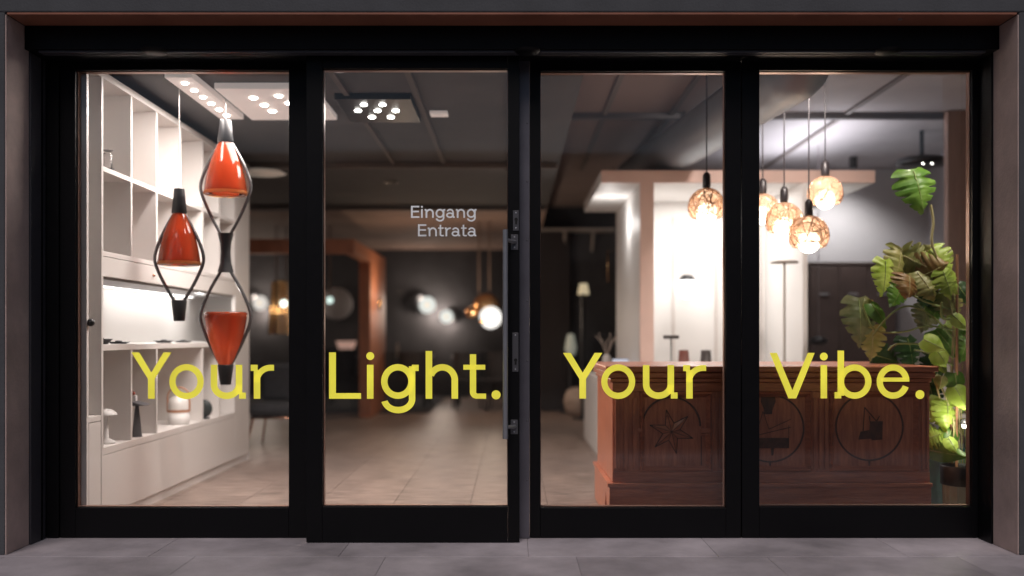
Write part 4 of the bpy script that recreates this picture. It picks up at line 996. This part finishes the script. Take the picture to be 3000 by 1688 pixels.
# tables, chairs, rug
rug = box(-4.9, -1.15, 8.4, 12.0, .0025, .012).build('rug', mat('charcoal_rug', (.035, .035, .04), .95, var=.3, vscale=30)); tag(rug, 'dark charcoal rug under the rear dining area', 'rug')
def table(x0, x1, y0, y1, z, label):
    t = thing('table', ((x0+x1)/2, (y0+y1)/2, 0), label, 'table')
    box(x0, x1, y0, y1, z-.03, z).build('tabletop', mat('dark_tabletop', (.10, .095, .10), .3), t, .004)
    for a in (x0+.06, x1-.10):
        for b_ in (y0+.06, y1-.10): box(a, a+.04, b_, b_+.04, .0125 if y0 > 8.4 and x1 < -1 else .001, z-.031).build('leg', CAPB, t)
    return t
table(-2.9, -1.25, 9.6, 10.5, .76, 'long dark dining table under the round wall lamps')
table(-.9, .12, 9.3, 10.2, .76, 'dark table behind the long door handle')
def chair(x, y, rz, label, fab=DKFAB, leg=CAPB):
    t = thing('chair', (0, 0, 0), label, 'chair', 'dark chairs at the rear tables')
    MB().box(-.22, .22, -.22, .22, .42, .48).build('seat', fab, t, .02)
    b = MB(); vs = []
    n = 10
    for i in range(n+1):
        a = math.radians(200+140*i/n)
        for (rr, zz) in ((.23, .48), (.26, .84), (.22, .84), (.19, .48)): vs.append((rr*math.cos(a), -rr*math.sin(a)*.95-.02, zz))
    fs = []
    for i in range(n):
        for q in range(4): fs.append((i*4+q, i*4+(q+1) % 4, (i+1)*4+(q+1) % 4, (i+1)*4+q))
    fs += [(0, 1, 2, 3), (n*4+3, n*4+2, n*4+1, n*4)]
    b.add(vs, fs).build('backrest', fab, t, .01)
    for a in (-1, 1):
        for b_ in (-1, 1): MB().tube([(a*.16, b_*.16, .425), (a*.21, b_*.21, .0135)], .013, 8).build('leg', leg, t)
    t.location = (x, y, 0); t.rotation_euler = (0, 0, rz); return t
c_proto = chair(-2.5, 9.25, PI, 'dark upholstered chair at the left end of the long dining table')
dup(c_proto, (-1.95, 9.25, 0), PI+.1, 'dark upholstered chair at the middle of the long dining table')
dup(c_proto, (-1.42, 9.25, 0), PI-.15, 'dark upholstered chair at the right end of the long dining table')
dup(c_proto, (-.62, 8.95, 0), PI+.2, 'dark upholstered chair at the left of the table behind the handle')
dup(c_proto, (-.12, 8.95, 0), PI-.1, 'dark upholstered chair at the right of the table behind the handle')
for (px, py, w, h_, lab, col) in ((1165, 1032, .05, .22, 'pale slim figurine on the long dining table', (.4, .35, .33)), (1085, 1036, .12, .08, 'muted mauve bowl on the long dining table', (.3, .25, .3))):
    xx = X(px, 9.9)
    t = thing('ornament', (xx, 9.9, .76), lab, 'ornament')
    MB().lathe([(0, 0), (w*.7, 0), (w*.4, h_*.3), (w*.6, h_*.6), (w*.25, h_*.8), (w*.3, h_*.9), (0, h_)], (xx, 9.9, .7605), 14).build('body', mat('orn_'+lab.split()[1], col, .5), t)
t = thing('paper_stack', (-.55, 9.7, .76), 'pale papers and books spread on the table behind the handle', 'papers')
box(-.82, -.42, 9.5, 9.75, .7605, .80).build('book', mat('paper_pale', (.55, .5, .5), .7), t, .003)
box(-.36, .08, 9.45, 9.8, .7605, .785).build('book', MATS['paper_pale'], t, .003)
# pink bar lamp on a console
t = thing('console_table', (-1.9, 11.4, 0), 'dark console against the rear wall with a pink bar lamp', 'table')
box(-3.3, -2.4, 11.7, 12.1, .80, .84).build('top', mat('dark_tabletop2', (.04, .04, .042), .4), t, .004)
for a in (-3.25, -2.5): box(a, a+.05, 11.72, 12.08, .0125, .799).build('leg', CAPB, t)
bx0, bx1 = X(985, 11.8), X(1042, 11.8)
t = thing('bar_lamp', ((bx0+bx1)/2, 11.8, .84), 'glowing blush box lamp on the dark rear console', 'table lamp')
MB().prism([(bx0, .98), (bx1, .98), (bx1-.05, .845), (bx0+.05, .845)], 11.75, 11.88).build('shade', mat('blush_shade', (.7, .42, .34), .5, emit=(1, .6, .48), estr=.38), t, .004)
# low copper-legged lounge chair
t = thing('lounge_chair', (-2.2, 4.35, 0), 'low dark lounge chair with thin copper legs beyond the shelving', 'chair')
lc = (-2.22, 4.45)
MB().box(lc[0]-.30, lc[0]+.28, lc[1]-.28, lc[1]+.30, .30, .42).build('seat', DKFAB, t, .05)
MB().box(lc[0]-.30, lc[0]+.28, lc[1]+.22, lc[1]+.36, .421, .80).build('backrest', DKFAB, t, .05)
MB().tube([(lc[0]-.27, lc[1]-.27, .29), (lc[0]+.27, lc[1]-.27, .29), (lc[0]+.27, lc[1]+.28, .29), (lc[0]-.27, lc[1]+.28, .29)], .012, 8, True).build('frame', COPPER, t)
for a, b_ in ((-.25, -.25), (.25, -.25), (.25, .26), (-.25, .26)): MB().tube([(lc[0]+a, lc[1]+b_, .29), (lc[0]+a*1.2, lc[1]+b_*1.2, .001)], .011, 8).build('leg', COPPER, t)
# things behind the third pane, left of the kiosk
t = thing('pouf', (1.0, 8.2, 0), 'round beige pouf on the floor left of the white plinth', 'pouf')
MB().lathe([(0, .0015), (.27, .0015), (.33, .05), (.36, .18), (.33, .31), (.26, .36), (0, .375)], (1.06, 8.2, 0), 30).build('cushion', mat('beige_fabric', (.52, .42, .36), .9, var=.1, vscale=12), t)
MB().lathe([(.361, .17), (.366, .18), (.361, .19)], (1.06, 8.2, 0), 30).build('seam', mat('beige_piping', (.4, .32, .27), .9), t)
t = thing('wall_shelf', (.9, 8.9, 1.8), 'pale wall shelf with brackets on the dark partition', 'shelf')
zz = Z(672, 8.85)
box(.36, 1.45, 8.70, 8.998, zz-.03, zz).build('board', mat('pale_board', (.42, .39, .37), .6), t)
for a in (.75, 1.15): MB().tube([(a, 8.72, zz-.031), (a, 8.99, zz-.30)], .02, 6).build('bracket', MATS['pale_board'], t)
t = thing('frame_lamp', (X(1794, 5.6), 5.6, 1.6), 'thin gold rectangular frame lamp left of the niche', 'pendant lamp')
fx0, fx1, fz0, fz1 = X(1780, 5.6), X(1808, 5.6), Z(826, 5.6), Z(735, 5.6)
MB().tube([(fx0, 5.6, fz0), (fx1, 5.6, fz0), (fx1, 5.6, fz1), (fx0, 5.6, fz1)], .010, 6, True).build('frame', GOLD, t)
MB().tube([((fx0+fx1)/2, 5.6, fz1), ((fx0+fx1)/2, 5.6, CZB)], .003, 5).build('cord', SOCK, t)
t = thing('floor_lamp', (X(1708, 7.5), 7.5, 0), 'dark floor lamp with small cream shade left of the gold frame lamp', 'floor lamp')
lx_, lz_ = X(1708, 7.5), Z(850, 7.5)
MB().tube([(lx_, 7.5, .02), (lx_, 7.5, lz_+.05)], .03, 10).build('pole', CAPB, t); MB().cyl((lx_, 7.5, .001), .14, .02, 20).build('base', CAPB, t)
MB().lathe([(.075, -.06), (.05, .08), (.045, .08), (.07, -.055)], (lx_, 7.42, lz_), 18).build('shade', mat('cream_shade', (.7, .6, .4), .6, emit=(1, .85, .55), estr=.45), t)
t = thing('table_lamp', (X(1672, 8.3), 8.3, .6), 'pale ribbon lamp on a dark stool near the pouf', 'table lamp')
lx_ = X(1672, 8.6)
MB().lathe([(0, 0), (.06, .0), (.085, .1), (.05, .28), (.03, .3)], (lx_, 8.6, .80), 16).build('shade', mat('pale_ribbon', (.5, .5, .4), .6, emit=(.9, .95, .8), estr=.18), t)
MB().lathe([(.15, 0.001), (.13, .03), (.05, .4), (.13, .77), (.14, .799), (0, .799)], (lx_, 8.6, 0), 18).build('pedestal', CAPB, t)
t = thing('curtain', (.35, 8.8, 0), 'dark vertical curtain panel behind the third pane', 'curtain')
b = MB(); n = 40; vs = []
for i in range(n+1):
    x = .28+.55*i/n; y = 8.85+.03*math.sin(i*1.3)
    vs += [(x, y, .02), (x, y, 2.6)]
b.add(vs, [(2*i, 2*i+2, 2*i+3, 2*i+1) for i in range(n)], True).build('cloth', mat('dark_curtain', (.06, .05, .05), .9), t)
MB().tube([(.25, 8.85, 2.61), (.86, 8.85, 2.61)], .012, 8).build('rod', CAPB, t)
# rear downlights
for (x, y, lab, pw, zc) in ((-1.2, 4.6, 'recessed downlight over the open floor between door and portal', 40, CZ), (.0, 3.9, 'recessed downlight over the open floor near the handle side', 40, CZ), (1.5, 7.0, 'recessed downlight above the beige pouf', 14, CZB)):
    t = thing('ceiling_downlight', (x, y, zc), lab, 'ceiling light')
    MB().lathe([(.0, -.004), (.045, -.004), (.06, -.012), (.07, -.012), (.075, -.001)], (x, y, zc), 20).build('trim_ring', CAPB, t)
    lamp('light', 'SPOT', (x, y, zc-.03), pw, (1, .80, .68), t, size=.05, spot=95, blend=.8)
